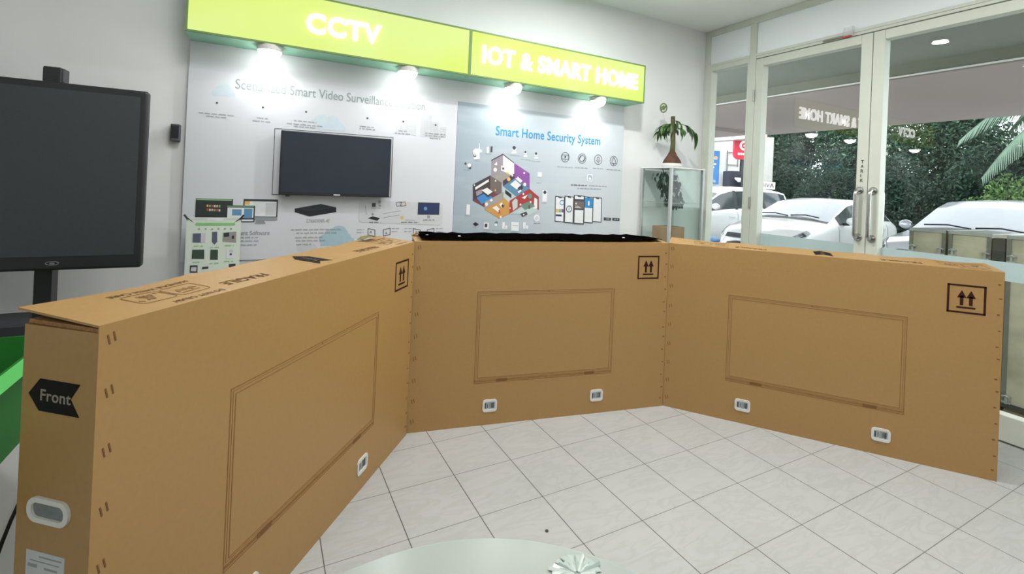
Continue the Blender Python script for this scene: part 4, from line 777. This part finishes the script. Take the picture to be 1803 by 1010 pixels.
for k in range(NP):
    a = 2*math.pi*k/NP+rnd.uniform(-.05, .05); L = .060*rnd.uniform(.6, 1.15); w = .0045
    ca_, sa_ = math.cos(a), math.sin(a)
    P = lambda r, t, z: (r*ca_-t*sa_, r*sa_+t*ca_, z)
    a_.add([P(.006, -.002, .003), P(.006, .002, .003), P(L, w, .004), P(L, -w, .004), P(.008, 0, .006), P(L, 0, .010)], [(0,4,5,3), (4,1,2,5), (0,3,2,1), (3,5,2)], 0 if k % 3 else 1)
    a2 = a+math.pi/NP; ca_, sa_ = math.cos(a2), math.sin(a2)
    a_.add([P(.004, -.004, .001), P(.004, .004, .001), P(.06, .008, .003), P(.06, -.008, .003), P(.03, 0, .007)], [(0,1,4), (1,2,4), (2,3,4), (3,0,4)], 1)
obj('star_cut', a_, [cut, cut2], ash)
obj('dish', MB().lathe([(.0001, .0005), (.03, .0005), (.046, .002), (.045, .003), (.03, .0015), (.0001, .002)], n=36), cut2, ash)
tag(obj('pebble', MB().lathe([(.0001, 0), (.006, .001), (.007, .003), (.004, .006), (.0001, .0065)], n=10), mat('dark_pebble', S(70,68,64), .8), loc=(.805, -1.086, 0)), 'tiny dark pebble on the white floor tiles in front of the table', 'pebble')

# ================================================================ outside the glass
GZ = -.15
asphalt = mat('parking_concrete', S(150,150,146), .9, var=.12, scale=3)
struct('ground', MB().box(3.70, 45, -30, 40, -.3, GZ), asphalt)
struct('porch_step', MB().box(3.66, 4.05, -5.6, 3.0, -.3, -.004), mat('porch_tile', S(176,172,164), .7, var=.06))
white_p0 = mat('white_masonry', S(222,220,214), .8, var=.04)
soffit = mat('grey_soffit', S(120,124,114), .85, var=.02); mauve = mat('mauve_canopy', S(158,144,139), .85, var=.03, scale=.6)
struct('canopy_soffit', MB().box(3.66, 6.0, -2.4, 9, 2.88, 3.0), soffit)  # canopy ends cut short out of view to let daylight onto the cars
struct('canopy_beam', MB().box(5.98, 6.12, -2.4, 9, 2.762, 3.1), mat('olive_beam', S(112,112,98), .85, var=.03))
struct('canopy_drip_edge', MB().box(5.965, 6.0, -2.4, 9, 2.75, 2.762), mat('white_drip_edge', S(214,214,208), .6, var=.03))
struct('canopy_roof', MB().box(6.12, 9.95, -2.4, 4.12, 2.76, 2.95).box(6.12, 9.3, 4.12, 9, 2.70, 2.95), mauve)
struct('canopy_edge_beam', MB().box(12.75, 13.2, 6.35, 10.5, 3.09, 3.4), white_p0)
struct('facade_upper_wall', MB().box(3.66, 3.80, -6, 10, 2.955, 3.3), wall_paint)
pc = thing('canopy_pillar', 'square white pillar behind the left people carrier', 'pillar', (12.96, 6.18, GZ), -.5)
white_p = mat('white_masonry', S(222,220,214), .8, var=.04)
obj('shaft', MB().box(-.13, .13, -.13, .13, 0, 3.24), mat('pillar_paint', S(178,176,170), .8, var=.04), pc, bevel=.01)
obj('foot', MB().box(-.17, .17, -.17, .17, 0, .14), mat('grey_foot', S(150,150,146), .8), pc)

# ---------------------------------------------------------------- parked cars
car_glass = mat('car_window', S(58,66,70), .08, var=.1, spec=.6)
shield = mat('pale_windshield', S(182,188,197), .15, var=.03, spec=.5)  # one plain pale tone over the whole windshield
car_dark = mat('car_black_trim', S(36,38,42), .5, var=.1)
lamp_clear = mat('car_lamp', S(196,202,206), .15, .3, var=.15, scale=30)
tyre_m = mat('tyre_rubber', S(38,38,40), .85, var=.1); rim_m = mat('alloy_rim', S(176,180,184), .3, .7, var=.05)
plate_m = mat('plate_black', S(48,48,50), .5)
def car(label, loc, rz, paint, P, flag='hatch'):
    t = thing('car', label, 'car', loc, rz)
    L = P['L']; hw = P['hw']
    def ev(key, x):
        q = P[key]; s = 0; k = 7
        for i in range(k):
            s += float(np.interp(x+(i-(k-1)/2)*.018, [a for a, _ in q], [b for _, b in q]))
        return s/k
    def section(x):
        zt = ev('top', x); w = ev('w', x)*hw; zb = min(ev('belt', x), zt-.045); k = ev('k', x); zs = ev('sill', x)
        return [(w*.90, zs), (w*.985, zs+.12), (w, zs+.5*(zb-zs)), (w*.985, zb-.07), (w*.955, zb), (w*k, zt-.035), (w*k*.62, zt), (0, zt+.012)]
    def surf(x, tt):
        s = section(x); i = min(6, int(tt)); f = tt-i
        return Vector((x, s[i][0]*(1-f)+s[i+1][0]*f, s[i][1]*(1-f)+s[i+1][1]*f))
    xs = sorted(set([0, .015, .04, .08]+[L*i/70 for i in range(1, 70)]+[L-.08, L-.03, L]))
    b = MB(); rows = []
    for x in xs:
        s = section(x); rows.append([(x, -y, z) for y, z in s]+[(x, y, z) for y, z in s[-2::-1]])
    n = len(rows[0])
    b.add([p for r in rows for p in r], [(i*n+k, i*n+k+1, (i+1)*n+k+1, (i+1)*n+k) for i in range(len(rows)-1) for k in range(n-1)]
          + [tuple(range(n)), tuple(range((len(rows)-1)*n, len(rows)*n))[::-1]] + [(i*n+n-1, i*n, (i+1)*n, (i+1)*n+n-1) for i in range(len(rows)-1)])
    obj('body', b, paint, t, smooth=True)
    def patch(name, x0, x1, t0, t1, m, off=.006, both=False, mirror=True, nx=14, ny=5, slant=0.0):
        for sgn in ((-1, 1) if both else (P.get('side', -1),)):
            q = MB(); vs = []
            for i in range(nx+1):
                for j in range(ny+1):
                    tt = t0+(t1-t0)*j/ny; x = x0+(x1-x0)*i/nx + slant*(tt-t0)/(t1-t0)
                    p = surf(x, tt); e = .01
                    dx = surf(x+e, tt)-surf(x-e, tt); dt = surf(x, min(7, tt+.02))-surf(x, max(0, tt-.02))
                    nn = dx.cross(dt); nn = nn.normalized() if nn.length > 1e-9 else Vector((0, 0, 1))
                    if nn.y < -1e-3 or nn.z < -.9: nn = -nn
                    if tt >= 6.99: nn.y = 0
                    p = p+nn*off; vs.append((p.x, sgn*p.y, p.z))
            fs = []
            for i in range(nx):
                for j in range(ny):
                    a = i*(ny+1)+j; f = (a, a+ny+1, a+ny+2, a+1); fs.append(f if sgn > 0 else f[::-1])
            q.add(vs, fs); obj(name, q, m, t, smooth=True)
    def band(name, x0, x1, t0, m, off=.006, nx=14, ny=6):     # across the middle of the car
        q = MB(); vs = []
        for i in range(nx+1):
            for j in range(2*ny+1):
                tt = t0+(7-t0)*(1-abs(j-ny)/ny); x = x0+(x1-x0)*i/nx; p = surf(x, tt); e = .012
                dx = surf(x+e, tt)-surf(x-e, tt); nn = Vector((-dx.z, 0, dx.x)).normalized()
                if nn.z < 0: nn = -nn
                p = p+nn*off; vs.append((p.x, (-1 if j < ny else 1)*p.y, p.z))
        for i in range(nx):
            for j in range(2*ny):
                a = i*(2*ny+1)+j; q.add([], [])
        w_ = 2*ny+1
        q.add(vs, [(i*w_+j, (i+1)*w_+j, (i+1)*w_+j+1, i*w_+j+1) for i in range(nx) for j in range(2*ny)])
        return obj(name, q, m, t, smooth=True)
    band('windshield', P['ws'][0], P['ws'][1], 5.03, P.get('ws_mat', shield))
    band('windshield_edge', P['ws'][0]-.05, P['ws'][0]+.01, 5.0, car_dark, .010, 3)
    band('rear_window', P['rw'][0], P['rw'][1], 5.1, car_glass)
    for (a, c) in P['win']:
        patch('side_window', a, c, 4.16, 4.90, car_glass, both=True)
    for (a, c) in P['pil']:
        patch('pillar_trim', a, c, 4.12, 4.93, car_dark, .005, both=True, nx=3)
    # wipers
    zc = lambda x: surf(x, 7).z
    wp = MB()
    for y0, y1 in ((-.55, -.02), (.02, .58)):
        x = P['ws'][0]+.03; wp.tube([(x, y0, zc(x)+.02), (x+.05, (y0+y1)/2, zc(x+.05)+.03), (x+.03, y1, zc(x+.03)+.02)], .012, 6)
    obj('wiper', wp, car_dark, t)
    # front: grille, lamps, plate
    for a, c, t0, t1, m, nm in P['front']:
        patch(nm, a, c, t0, t1, m, .010, both=True, nx=8)
    gz = P['gz']; fr = MB(); gw = P['gw']
    fr.prism([(-.022, -gw, gz), (-.022, gw, gz), (-.03, gw*.9, gz+.085), (-.03, -gw*.9, gz+.085)], (.09, 0, 0)); obj('grille', fr, car_dark, t)
    fr = MB(); fr.prism([(-.02, -gw*1.2, .20), (-.02, gw*1.2, .20), (-.03, gw, .40), (-.03, -gw, .40)], (.1, 0, 0)); obj('bumper_intake', fr, car_dark, t)
    fr = MB(); fr.tube([(-.034, .0, gz+.043), (-.026, .0, gz+.043)], .05, 20); fr.box(-.037, -.03, -.045, .045, gz+.036, gz+.05); obj('badge', fr, lamp_clear, t)
    obj('number_plate', MB().box(-.045, -.02, -.21, .21, .42, .53), plate_m, t)
    # mirrors
    for sgn in (-1, 1):
        mx, mz = P['mir']; y = surf(mx, 4).y*sgn
        m = MB(); pts = [(mx-.02, y, mz-.06), (mx-.02, y+.10*sgn, mz-.05), (mx, y+.14*sgn, mz-.04)]
        m.tube([(mx, y-.02*sgn, mz-.04), (mx-.01, y+.08*sgn*P.get('ml', 1), mz-.03)], .03, 8)
        obj('mirror_arm', m, car_dark, t)
        m = MB(); vs = []
        for i in range(9):
            a = i/8; yy = y+sgn*(.05+.21*a)*P.get('ml', 1); r = .075*math.sin(math.pi*(.12+.80*a))**.6
            vs.append((yy, r))
        ring = []
        for yy, r in vs:
            for k in range(12):
                th = 2*math.pi*k/12; ring.append((mx-.02+.055*math.cos(th)*r/.075, yy, mz+.02+r*math.sin(th)))
        m.add(ring, [(i*12+k, i*12+(k+1) % 12, (i+1)*12+(k+1) % 12, (i+1)*12+k) for i in range(8) for k in range(12)]+[tuple(range(12)), tuple(range(96, 108))])
        obj('side_mirror', m, paint, t, smooth=True)
    # wheels
    for wx in P['wheels']:
        for sgn in (-1, 1):
            y = surf(wx, 2).y*sgn; R = .315
            arch = MB(); arch.tube([(wx, y-.10*sgn, R), (wx, y+.008*sgn, R)], R+.055, 36); obj('wheel_arch', arch, car_dark, t)
            ty = MB(); ty.lathe([(.2, -.1), (R-.02, -.1), (R, -.08), (R, .0), (R-.02, .02), (.205, .02), (.2, 0)], n=40)
            w_ = obj('wheel', ty, tyre_m, t, smooth=True, loc=(wx, y-.0*sgn, R)); w_.rotation_euler = (-math.pi/2*sgn, 0, 0)
            rm = MB(); rm.lathe([(.0001, .012), (.05, .014), (.06, .004)], n=20); rm.lathe([(.175, .0), (.19, .018), (.204, .018), (.204, -.02)], n=40)
            for k in range(5):
                a = 2*math.pi*k/5
                for da in (-.16, .16): rm.prism([(.04*math.cos(a+da*2)-.012*math.sin(a), .04*math.sin(a+da*2)+.012*math.cos(a), .004), (.04*math.cos(a+da*2)+.012*math.sin(a), .04*math.sin(a+da*2)-.012*math.cos(a), .004), (.185*math.cos(a+da)+.012*math.sin(a), .185*math.sin(a+da)-.012*math.cos(a), .004), (.185*math.cos(a+da)-.012*math.sin(a), .185*math.sin(a+da)+.012*math.cos(a), .004)], (0, 0, .010))
            obj('rim', rm, rim_m, w_)
    # door handles and shut lines
    hd = MB(); sl = MB()
    for hx in P['handles']:
        for sgn in (-1, 1):
            y = surf(hx, 3).y*sgn; z = surf(hx, 3).z-.03; hd.box(hx-.09, hx+.09, y-.01, y+.016, z-.014, z+.014)
    obj('door_handle', hd, paint, t)
    for lx in P['seams']:
        for sgn in (-1, 1):
            sl.tube([(lx, sgn*(surf(lx, q).y+.0005), surf(lx, q).z) for q in (1, 1.5, 2, 2.5, 3, 3.6, 4)], .004, 5)
    obj('door_seam', sl, mat('seam_grey', S(120,124,126), .7), t)
    return t
white_car = mat('white_car_paint', S(236,237,236), .22, var=.01, coat=.5)
HATCH = dict(L=3.99, hw=.86, top=[(0,.58),(.03,.76),(.10,.845),(.35,.94),(.75,1.035),(1.05,1.085),(1.12,1.095),(1.90,1.45),(2.25,1.505),(2.7,1.51),(3.25,1.43),(3.55,1.33),(3.85,1.02),(3.95,.86),(3.99,.58)],
  belt=[(0,.50),(.1,.74),(.4,.86),(1.1,1.01),(2.4,1.03),(3.3,1.06),(3.8,1.0),(3.99,.5)], w=[(0,.60),(.04,.74),(.15,.86),(.4,.95),(.9,1),(3.1,1),(3.6,.95),(3.9,.84),(3.99,.72)],
  k=[(0,.86),(.8,.84),(1.12,.86),(1.95,.74),(3.2,.70),(3.6,.68),(3.99,.8)], sill=[(0,.24),(.3,.20),(3.5,.20),(3.99,.3)], ws=(1.15,1.88), rw=(3.52,3.80), win=[(1.50,2.28),(2.36,3.05),(3.10,3.42)], pil=[(2.28,2.36),(3.05,3.10),(1.38,1.50)],
  front=[(.05,.50,3.75,4.9,lamp_clear,'headlight'),(.09,.38,3.95,4.75,car_dark,'headlight_lens')], gz=.72, gw=.50, mir=(1.52,1.10), wheels=(.80,3.30), handles=(2.10,2.95), seams=(1.30,2.32,3.12))
car('white hatchback facing the shop behind the left glass door', (7.62, 2.86, GZ), 0.03, white_car, HATCH)
MPV = dict(L=4.42, hw=.87, top=[(0,.55),(.03,.72),(.12,.82),(.4,.93),(.85,1.02),(1.0,1.06),(1.75,1.53),(2.1,1.63),(2.8,1.66),(3.6,1.63),(4.0,1.57),(4.25,1.18),(4.36,.95),(4.42,.60)],
  belt=[(0,.5),(.12,.72),(.5,.85),(1.1,.99),(2.6,1.05),(3.7,1.10),(4.2,1.06),(4.42,.55)], w=[(0,.62),(.04,.75),(.15,.87),(.4,.96),(.9,1),(3.7,1),(4.1,.95),(4.3,.86),(4.42,.76)],
  k=[(0,.86),(.85,.86),(1.75,.78),(3.6,.75),(4.1,.72),(4.42,.8)], sill=[(0,.26),(.3,.22),(4.0,.22),(4.42,.34)], ws=(1.02,1.72), rw=(4.02,4.22), win=[(1.35,2.15),(2.24,3.05),(3.14,3.92)], pil=[(2.15,2.24),(3.05,3.14),(1.28,1.35)],
  front=[(.05,.42,4.0,4.9,lamp_clear,'headlight'),(.10,.28,4.2,4.7,car_dark,'headlight_lens')], gz=.66, gw=.50, mir=(1.40,1.20), wheels=(.86,3.60), handles=(2.02,2.95), seams=(1.22,2.20,3.10))
MPV['top'] = [(x, z*1.03) for x, z in MPV['top']]; MPV['belt'] = [(x, z*1.05) for x, z in MPV['belt']]
MPV['ws_mat'] = car_glass
m = car('white people carrier parked furthest left behind the side light', (7.85, 5.95, GZ), -.13, white_car, MPV)
MPV2 = dict(MPV); MPV2['ws_mat'] = shield
MPV2['top'] = [(x, z*.94 if z > 1.2 else z) for x, z in MPV['top']]; MPV2['mir'] = (1.42, 1.13); MPV2['ml'] = .8; MPV2['gz'] = .76
MPV2['top'] = [(x, z+.10*max(0, 1-x/1.2)) for x, z in MPV2['top']]; MPV2['belt'] = [(x, z+.10*max(0, 1-x/1.2)) for x, z in MPV2['belt']]
silver = mat('silver_car_paint', S(196,202,208), .25, .25, var=.02, coat=.5)
car('silver car with a pale windshield behind the right glass door', (7.75, .24, GZ), -.02, silver, MPV2)
rs = thing('roof_sign', 'white plate with black letters on the roof of the left people carrier', 'sign', (11.55, 5.22, GZ+1.665))
ang = math.atan2(-.469, .882)
rs.rotation_euler = (0, 0, ang)
obj('plate', MB().box(-.24, .24, 0, .02, .03, .22), mat('sign_white', S(236,236,234), .5), rs)
text('DIIVA', mat('plate_letter', S(66,60,64), .6), rs, (-.21, -.002, .075), (1,0,0), (0,0,1), .42, .11, .002, .02, 'lettering')
obj('foot', MB().box(-.2, .2, .002, .018, 0, .03), car_dark, rs)

# ---------------------------------------------------------------- trunks with clasps and the blue bin
crate_p = mat('weathered_ply', S(178,173,150), .7, var=.24, scale=4); crate_e = mat('alu_edge', S(176,180,176), .4, .6, var=.1); crate_d = mat('crate_dark', S(62,64,58), .6, var=.15); crate_w = mat('pallet_brown', S(126,108,86), .85, var=.15)
def crate(x, y, w, lab):
    c = thing('transport_case', lab, 'case', (x, y, GZ), 0, 'tall transport cases outside the glass')
    h, d = 1.315, .62; z0 = .16
    obj('pallet', MB().box(0, d, -w/2, w/2, 0, .10).box(.02, d-.02, -w/2+.01, w/2-.01, .10, z0-.02), crate_w, c)
    obj('plinth', MB().box(-.004, d, -w/2, w/2, z0-.02, z0+.012), crate_d, c)
    obj('panel', MB().box(.004, d, -w/2+.006, w/2-.006, z0+.012, h-.008), crate_p, c)
    e = MB()
    e.box(-.004, .012, -w/2, w/2, h-.022, h).box(0, d, -w/2, -w/2+.010, h-.012, h).box(0, d, w/2-.010, w/2, h-.012, h).box(0, d, -w/2+.01, w/2-.01, h-.010, h-.002)
    obj('edge_rail', e, crate_e, c)
    e = MB()
    for s in (-1, 1): e.box(-.003, .006, s*(w/2-.012)-.012, s*(w/2-.012)+.012, z0+.012, h-.022)
    obj('corner_strip', e, mat('strip_grey', S(116,118,108), .5, .3, var=.1), c)
    for s in (-1, 1):
        for z in (h-.16, z0+.04):
            k = MB(); yy = s*(w/2-.028)
            k.box(-.016, -.002, yy-.022, yy+.022, z-.026, z-.014).box(-.016, -.002, yy-.022, yy+.022, z+.014, z+.024).box(-.018, -.006, yy-.006, yy+.006, z-.03, z+.03)
            k.tube([(-.02, yy-.014, z+.02), (-.024, yy, z+.028), (-.02, yy+.014, z+.02)], .004, 6)
            obj('clasp', k, crate_e, c)
    return c
crate(4.30, -.945, .225, 'narrow weathered transport case furthest from the wall edge, nearest the silver car headlight')
crate(4.30, -1.19, .235, 'weathered transport case in the middle of the row outside the right door')
crate(4.30, -1.52, .27, 'weathered transport case at the right edge of the view outside the glass')
po = thing('dark_post', 'dark square post standing between two transport cases outside the right door', 'post', (4.33, -1.345, GZ))
obj('shaft', MB().box(-.03, .05, -.034, .034, .02, 1.29), crate_d, po, bevel=.004); obj('foot', MB().box(-.04, .06, -.036, .036, 0, .02), crate_d, po)
bb = thing('blue_bin', 'light blue plastic bin on the ground beside the left people carrier', 'bin', (8.10, 4.20, GZ))
blue = mat('blue_plastic', S(96,156,214), .5, var=.05)
obj('bucket', MB().lathe([(.0001, 0), (.19, 0), (.24, .52), (.25, .54)], n=28), blue, bb, smooth=True); obj('lid', MB().lathe([(.26, .52), (.26, .56), (.18, .60), (.0001, .61)], n=28), blue, bb, smooth=True)

# ---------------------------------------------------------------- white building, banner, red sign, kiosk
yd = .49
bl = thing('white_building', 'white building wall beyond the left people carrier', 'building', (13.3, 8.3, GZ), -yd)
obj('wall', MB().box(-2.6, .88, 0, 4, 0, 4.1), mat('white_plaster', S(238,238,236), .85, var=.03), bl)
obj('parapet', MB().box(-2.6, .90, -.06, 4, 4.1, 4.2), mat('grey_parapet', S(150,150,150), .7), bl)
rl = MB(); rl.box(.42, .45, -.05, -.02, 2.2, 3.0); rl.box(.78, .81, -.05, -.02, 2.45, 3.0); rl.box(.42, .81, -.05, -.02, 2.92, 2.95); rl.box(.42, .81, -.05, -.02, 2.5, 2.53)
obj('ladder_frame', rl, mat('grey_ladder', S(140,138,140), .6), bl)
dr, dl = Vector((.882, -.469, 0)), Vector((.469, .883, 0))
bn = thing('blue_banner', 'blue banner with white lines on the white building wall', 'banner', (13.05, 8.16, 0), -yd)
obj('sheet', MB().box(-.30, .24, 0, .03, 1.68, 2.80), mat('banner_blue', S(62,126,190), .6, var=.04), bn)
e = MB()
for a, b, z, h in ((-.27, .13, 2.33, .05), (-.27, .07, 2.22, .05), (-.27, .02, 2.12, .03), (-.12, .13, 1.80, .02), (.06, .14, 1.75, .02)): e.box(a, b, -.004, .002, z, z+h)
obj('white_lines', e, mat('banner_white', S(232,234,238), .6), bn)
e = MB(); e.tube([(.11, -.004, 2.56), (.11, .002, 2.56)], .065, 20); obj('round_emblem', e, mat('emblem_tan', S(206,170,150), .6), bn)
rd = thing('red_sign', 'red rounded hanging sign with a white ring emblem', 'sign', (13.28, 7.16, 0), -yd)
redm = mat('red_acrylic', S(206,38,66), .4, var=.04)
e = MB(); e.prism([(a, 0, 2.86+b) for a, b in rrect(.62, .74, .18, 6)], (0, .12, 0)); obj('panel', e, redm, rd)
e = MB()
for k in range(24):
    a, b = 2*math.pi*k/24, 2*math.pi*(k+1)/24
    if 2 <= k <= 4: continue
    e.prism([(.155*math.cos(a), -.006, 2.93+.155*math.sin(a)), (.155*math.cos(b), -.006, 2.93+.155*math.sin(b)), (.09*math.cos(b), -.006, 2.93+.09*math.sin(b)), (.09*math.cos(a), -.006, 2.93+.09*math.sin(a))], (0, .008, 0))
e.box(-.03, .05, -.006, .002, 2.90, 2.95)
obj('ring_emblem', e, mat('sign_white', S(236,236,234), .5), rd)
e = MB()
for a, b in ((-.2, -.14), (-.12, -.06), (-.04, .03), (.05, .11), (.13, .2)): e.box(a, b, -.006, .002, 2.63, 2.70)
obj('word_bar', e, MATS['sign_white'], rd)
obj('pole', MB().tube([(0, .06, GZ), (0, .06, 2.5)], .035, 10), car_dark, rd)
kk = thing('dark_kiosk', 'dark kiosk with a pale awning below the red sign', 'kiosk', (13.25, 7.60, GZ), -yd)
obj('body', MB().box(-.02, .48, 0, .5, 0, 2.28), mat('navy_kiosk', S(44,44,60), .7, var=.1), kk)
obj('awning', MB().hexa([(.14,-.25,1.92),(.62,-.25,1.92),(.62,0,2.02),(.14,0,2.02),(.14,-.25,1.97),(.62,-.25,1.97),(.62,0,2.07),(.14,0,2.07)]), white_p, kk)

# ---------------------------------------------------------------- trees, palm, house far behind
def crown_mesh(seed, blobs, n, size, mats):
    rnd = random.Random(seed); mb = MB()
    for i in range(n):
        cx, cy, cz, r = rnd.choice(blobs)
        while True:
            d = Vector((rnd.uniform(-1,1), rnd.uniform(-1,1), rnd.uniform(-1,1)))
            if .25 < d.length < 1: break
        p = Vector((cx, cy, cz))+d*r
        s = size*rnd.uniform(.6, 1.4)
        a = Vector((rnd.gauss(0,1), rnd.gauss(0,1), rnd.gauss(0,.6))).normalized(); b = a.cross(Vector((rnd.gauss(0,1), rnd.gauss(0,1), rnd.gauss(0,1)))).normalized()
        m = 0 if rnd.random() < .6 else (1 if rnd.random() < .7 else 2)
        mb.add([p-a*s, p-b*s*.35, p+a*s, p+b*s*.35], [(0,1,2,3)], m)
    return mb.mesh('crown', mats)
def leafm(n, c, v=.25):
    m = mat(n, c, .6, var=v, scale=3, spec=.25); return m
LA, LB, LC = leafm('leaf_deep', S(38,60,48)), leafm('leaf_mid', S(54,80,58)), leafm('leaf_light', S(80,106,76))
GA, GB = leafm('leaf_fresh', S(80,110,60)), leafm('leaf_bright', S(108,138,80))
trunk_m = mat('tree_trunk', S(84,72,60), .9, var=.3, scale=12)
c1 = crown_mesh(1, [(0,0,1.3,1.1),(.5,.6,2.2,1.2),(-.4,-.7,2.0,1.2),(.2,-.2,3.2,1.2),(-.2,.8,3.0,1.1),(0,0,4.2,1.0),(0,-1.0,3.4,1.0)], 30000, .072, [LA, LB, LC])
c2 = crown_mesh(2, [(0,0,.9,.9),(.3,.8,1.3,.9),(-.3,-.8,1.4,.9),(0,.2,2.0,.9),(0,-.6,2.2,.7)], 16000, .065, [LA, LA, LB])
c3 = crown_mesh(3, [(0,0,.8,.9),(.2,.9,1.0,.9),(-.2,-.9,1.1,.9),(0,.1,1.7,.9)], 12000, .06, [GA, GB, LB])
def tree(me, x, y, rz, s, h, label, grp=None, sq=(1, 1)):
    t = thing('tree', label, 'tree', (x, y, GZ), rz, grp)
    c = bpy.data.objects.new('crown', me); COL.objects.link(c); c.parent = t; c.scale = (s*sq[0], s*sq[1], s)
    tr = MB(); tr.tube([(0,0,0), (.04,.02,h*.5), (-.03,.05,h)], [.13, .10, .05], 10)
    obj('trunk', tr, trunk_m, t)
# tall row
for x, y, rz, s, lab in ((18.0, 11.2, .2, 1.0, 'tall dark tree directly right of the white canopy pillar'), (17.2, 8.3, 1.4, 1.05, 'tall dark tree above the white hatchback windshield'), (16.9, 5.7, 2.6, 1.05, 'tall dark tree seen just left of the door stiles'), (16.6, 3.1, 3.9, 1.0, 'tall dark tree seen just right of the door stiles'), (18.6, 13.6, 5.0, 1.0, 'tall dark tree behind the red hanging sign')):
    tree(c1, x, y, rz, s, 3.6, lab, 'tall dark trees behind the cars', (.72, .80))
for x, y, rz, s, lab in ((14.3, 1.75, .1, 1.0, 'dark bush behind the bonnet of the silver car'), (14.3, 3.5, 3.1, .95, 'dark bush behind the tail of the white hatchback'), (14.3, 5.25, .1, .85, 'dark bush behind the roof of the white hatchback'), (15.4, 6.75, 3.2, .9, 'dark bush below the tall tree beside the pillar')):
    tree(c2, x, y, rz, s, 1.8, lab, 'dark bushes behind the cars', (.75, .68))
tree(c3, 13.6, -.35, .1, 1.25, 1.5, 'tall fresh green bush at the right edge behind the silver car roof', None, (.6, .66))
tree(c3, 13.3, 1.15, 3.2, .85, 1.2, 'lower fresh green bush left of the tall fresh green one', None, (.6, .6))
pm = thing('palm_tree', 'palm with long drooping fronds at the upper right', 'palm', (14.6, -.9, GZ))
tr = MB(); tr.tube([(0,0,0), (.1,0,1.4), (0,.05,2.9), (-.05,.1,4.3)], [.2,.16,.14,.12], 14); obj('trunk', tr, trunk_m, pm, smooth=True)
palm_l = leafm('palm_leaf', S(92,114,96), .25)
def frond(direction, L, rise, droop):
    f = MB(); d = Vector((*direction, 0)).normalized(); sd = Vector((-d.y, d.x, 0)); base = Vector((-.05, .1, 4.2)); pts = []
    for k in range(15):
        s = k/14; pts.append(base+d*L*s*(1-.12*s)+Vector((0,0,rise*math.sin(s*1.9)-droop*s*s)))
    f.tube(pts, [.03*(1-k/16) for k in range(15)], 6)
    rnd = random.Random(int(L*100+droop*1000))
    for k in range(84):
        s = .12+.88*k/84; i = min(13, int(s*14)); fr = s*14-i; p = pts[i].lerp(pts[i+1], fr); t_ = (pts[i+1]-pts[i]).normalized()
        l = .75*math.sin(math.pi*(.15+.8*s))+.1
        for sg in (-1, 1):
            e = (sd*sg*.75+t_*.55+Vector((0,0,-.55-.3*rnd.random()))).normalized(); q = p+e*l; wv = t_*.028
            f.add([p-wv, p+wv, q+wv*.2, q-wv*.2], [(0,1,2,3)])
    obj('frond', f, palm_l, pm)
for a in ((-.35, 1, 3.4, .35, 1.6), (-1, .35, 3.0, .5, 1.9), (.3, 1, 3.0, .7, 1.6), (-.9, -.5, 3.0, .5, 1.5), (.2, -1, 3.0, .6, 1.4), (1, .2, 3, .6, 1.5), (-.75, .8, 3.3, .15, 2.3), (-.1, 1, 2.9, .1, 2.5)):
    frond(a[:2], *a[2:])
hs = thing('far_house', 'pale house with white balcony rails glimpsed between the trees', 'building', (24, 5.0, GZ))
obj('wall', MB().box(0, 6, -5.5, 3.2, 0, 2.75), mat('far_wall', S(120,130,126), .9, var=.1), hs)
r_ = MB()
for z in (2.9, 3.25, 3.6): r_.box(-.04, 0, -5, 3, z, z+.05)
for k in range(9): r_.box(-.04, 0, -5+k, -4.94+k, 2.75, 3.65)
r_.box(-.06, 0, -2.6, -1.4, 3.0, 3.5)
obj('balcony_rail', r_, white_p, hs)
obj('window', MB().box(-.03, .01, -3.2, -1.8, 1.2, 2.2), car_glass, hs); obj('window', MB().box(-.03, .01, .2, 1.6, 1.2, 2.2), car_glass, hs)
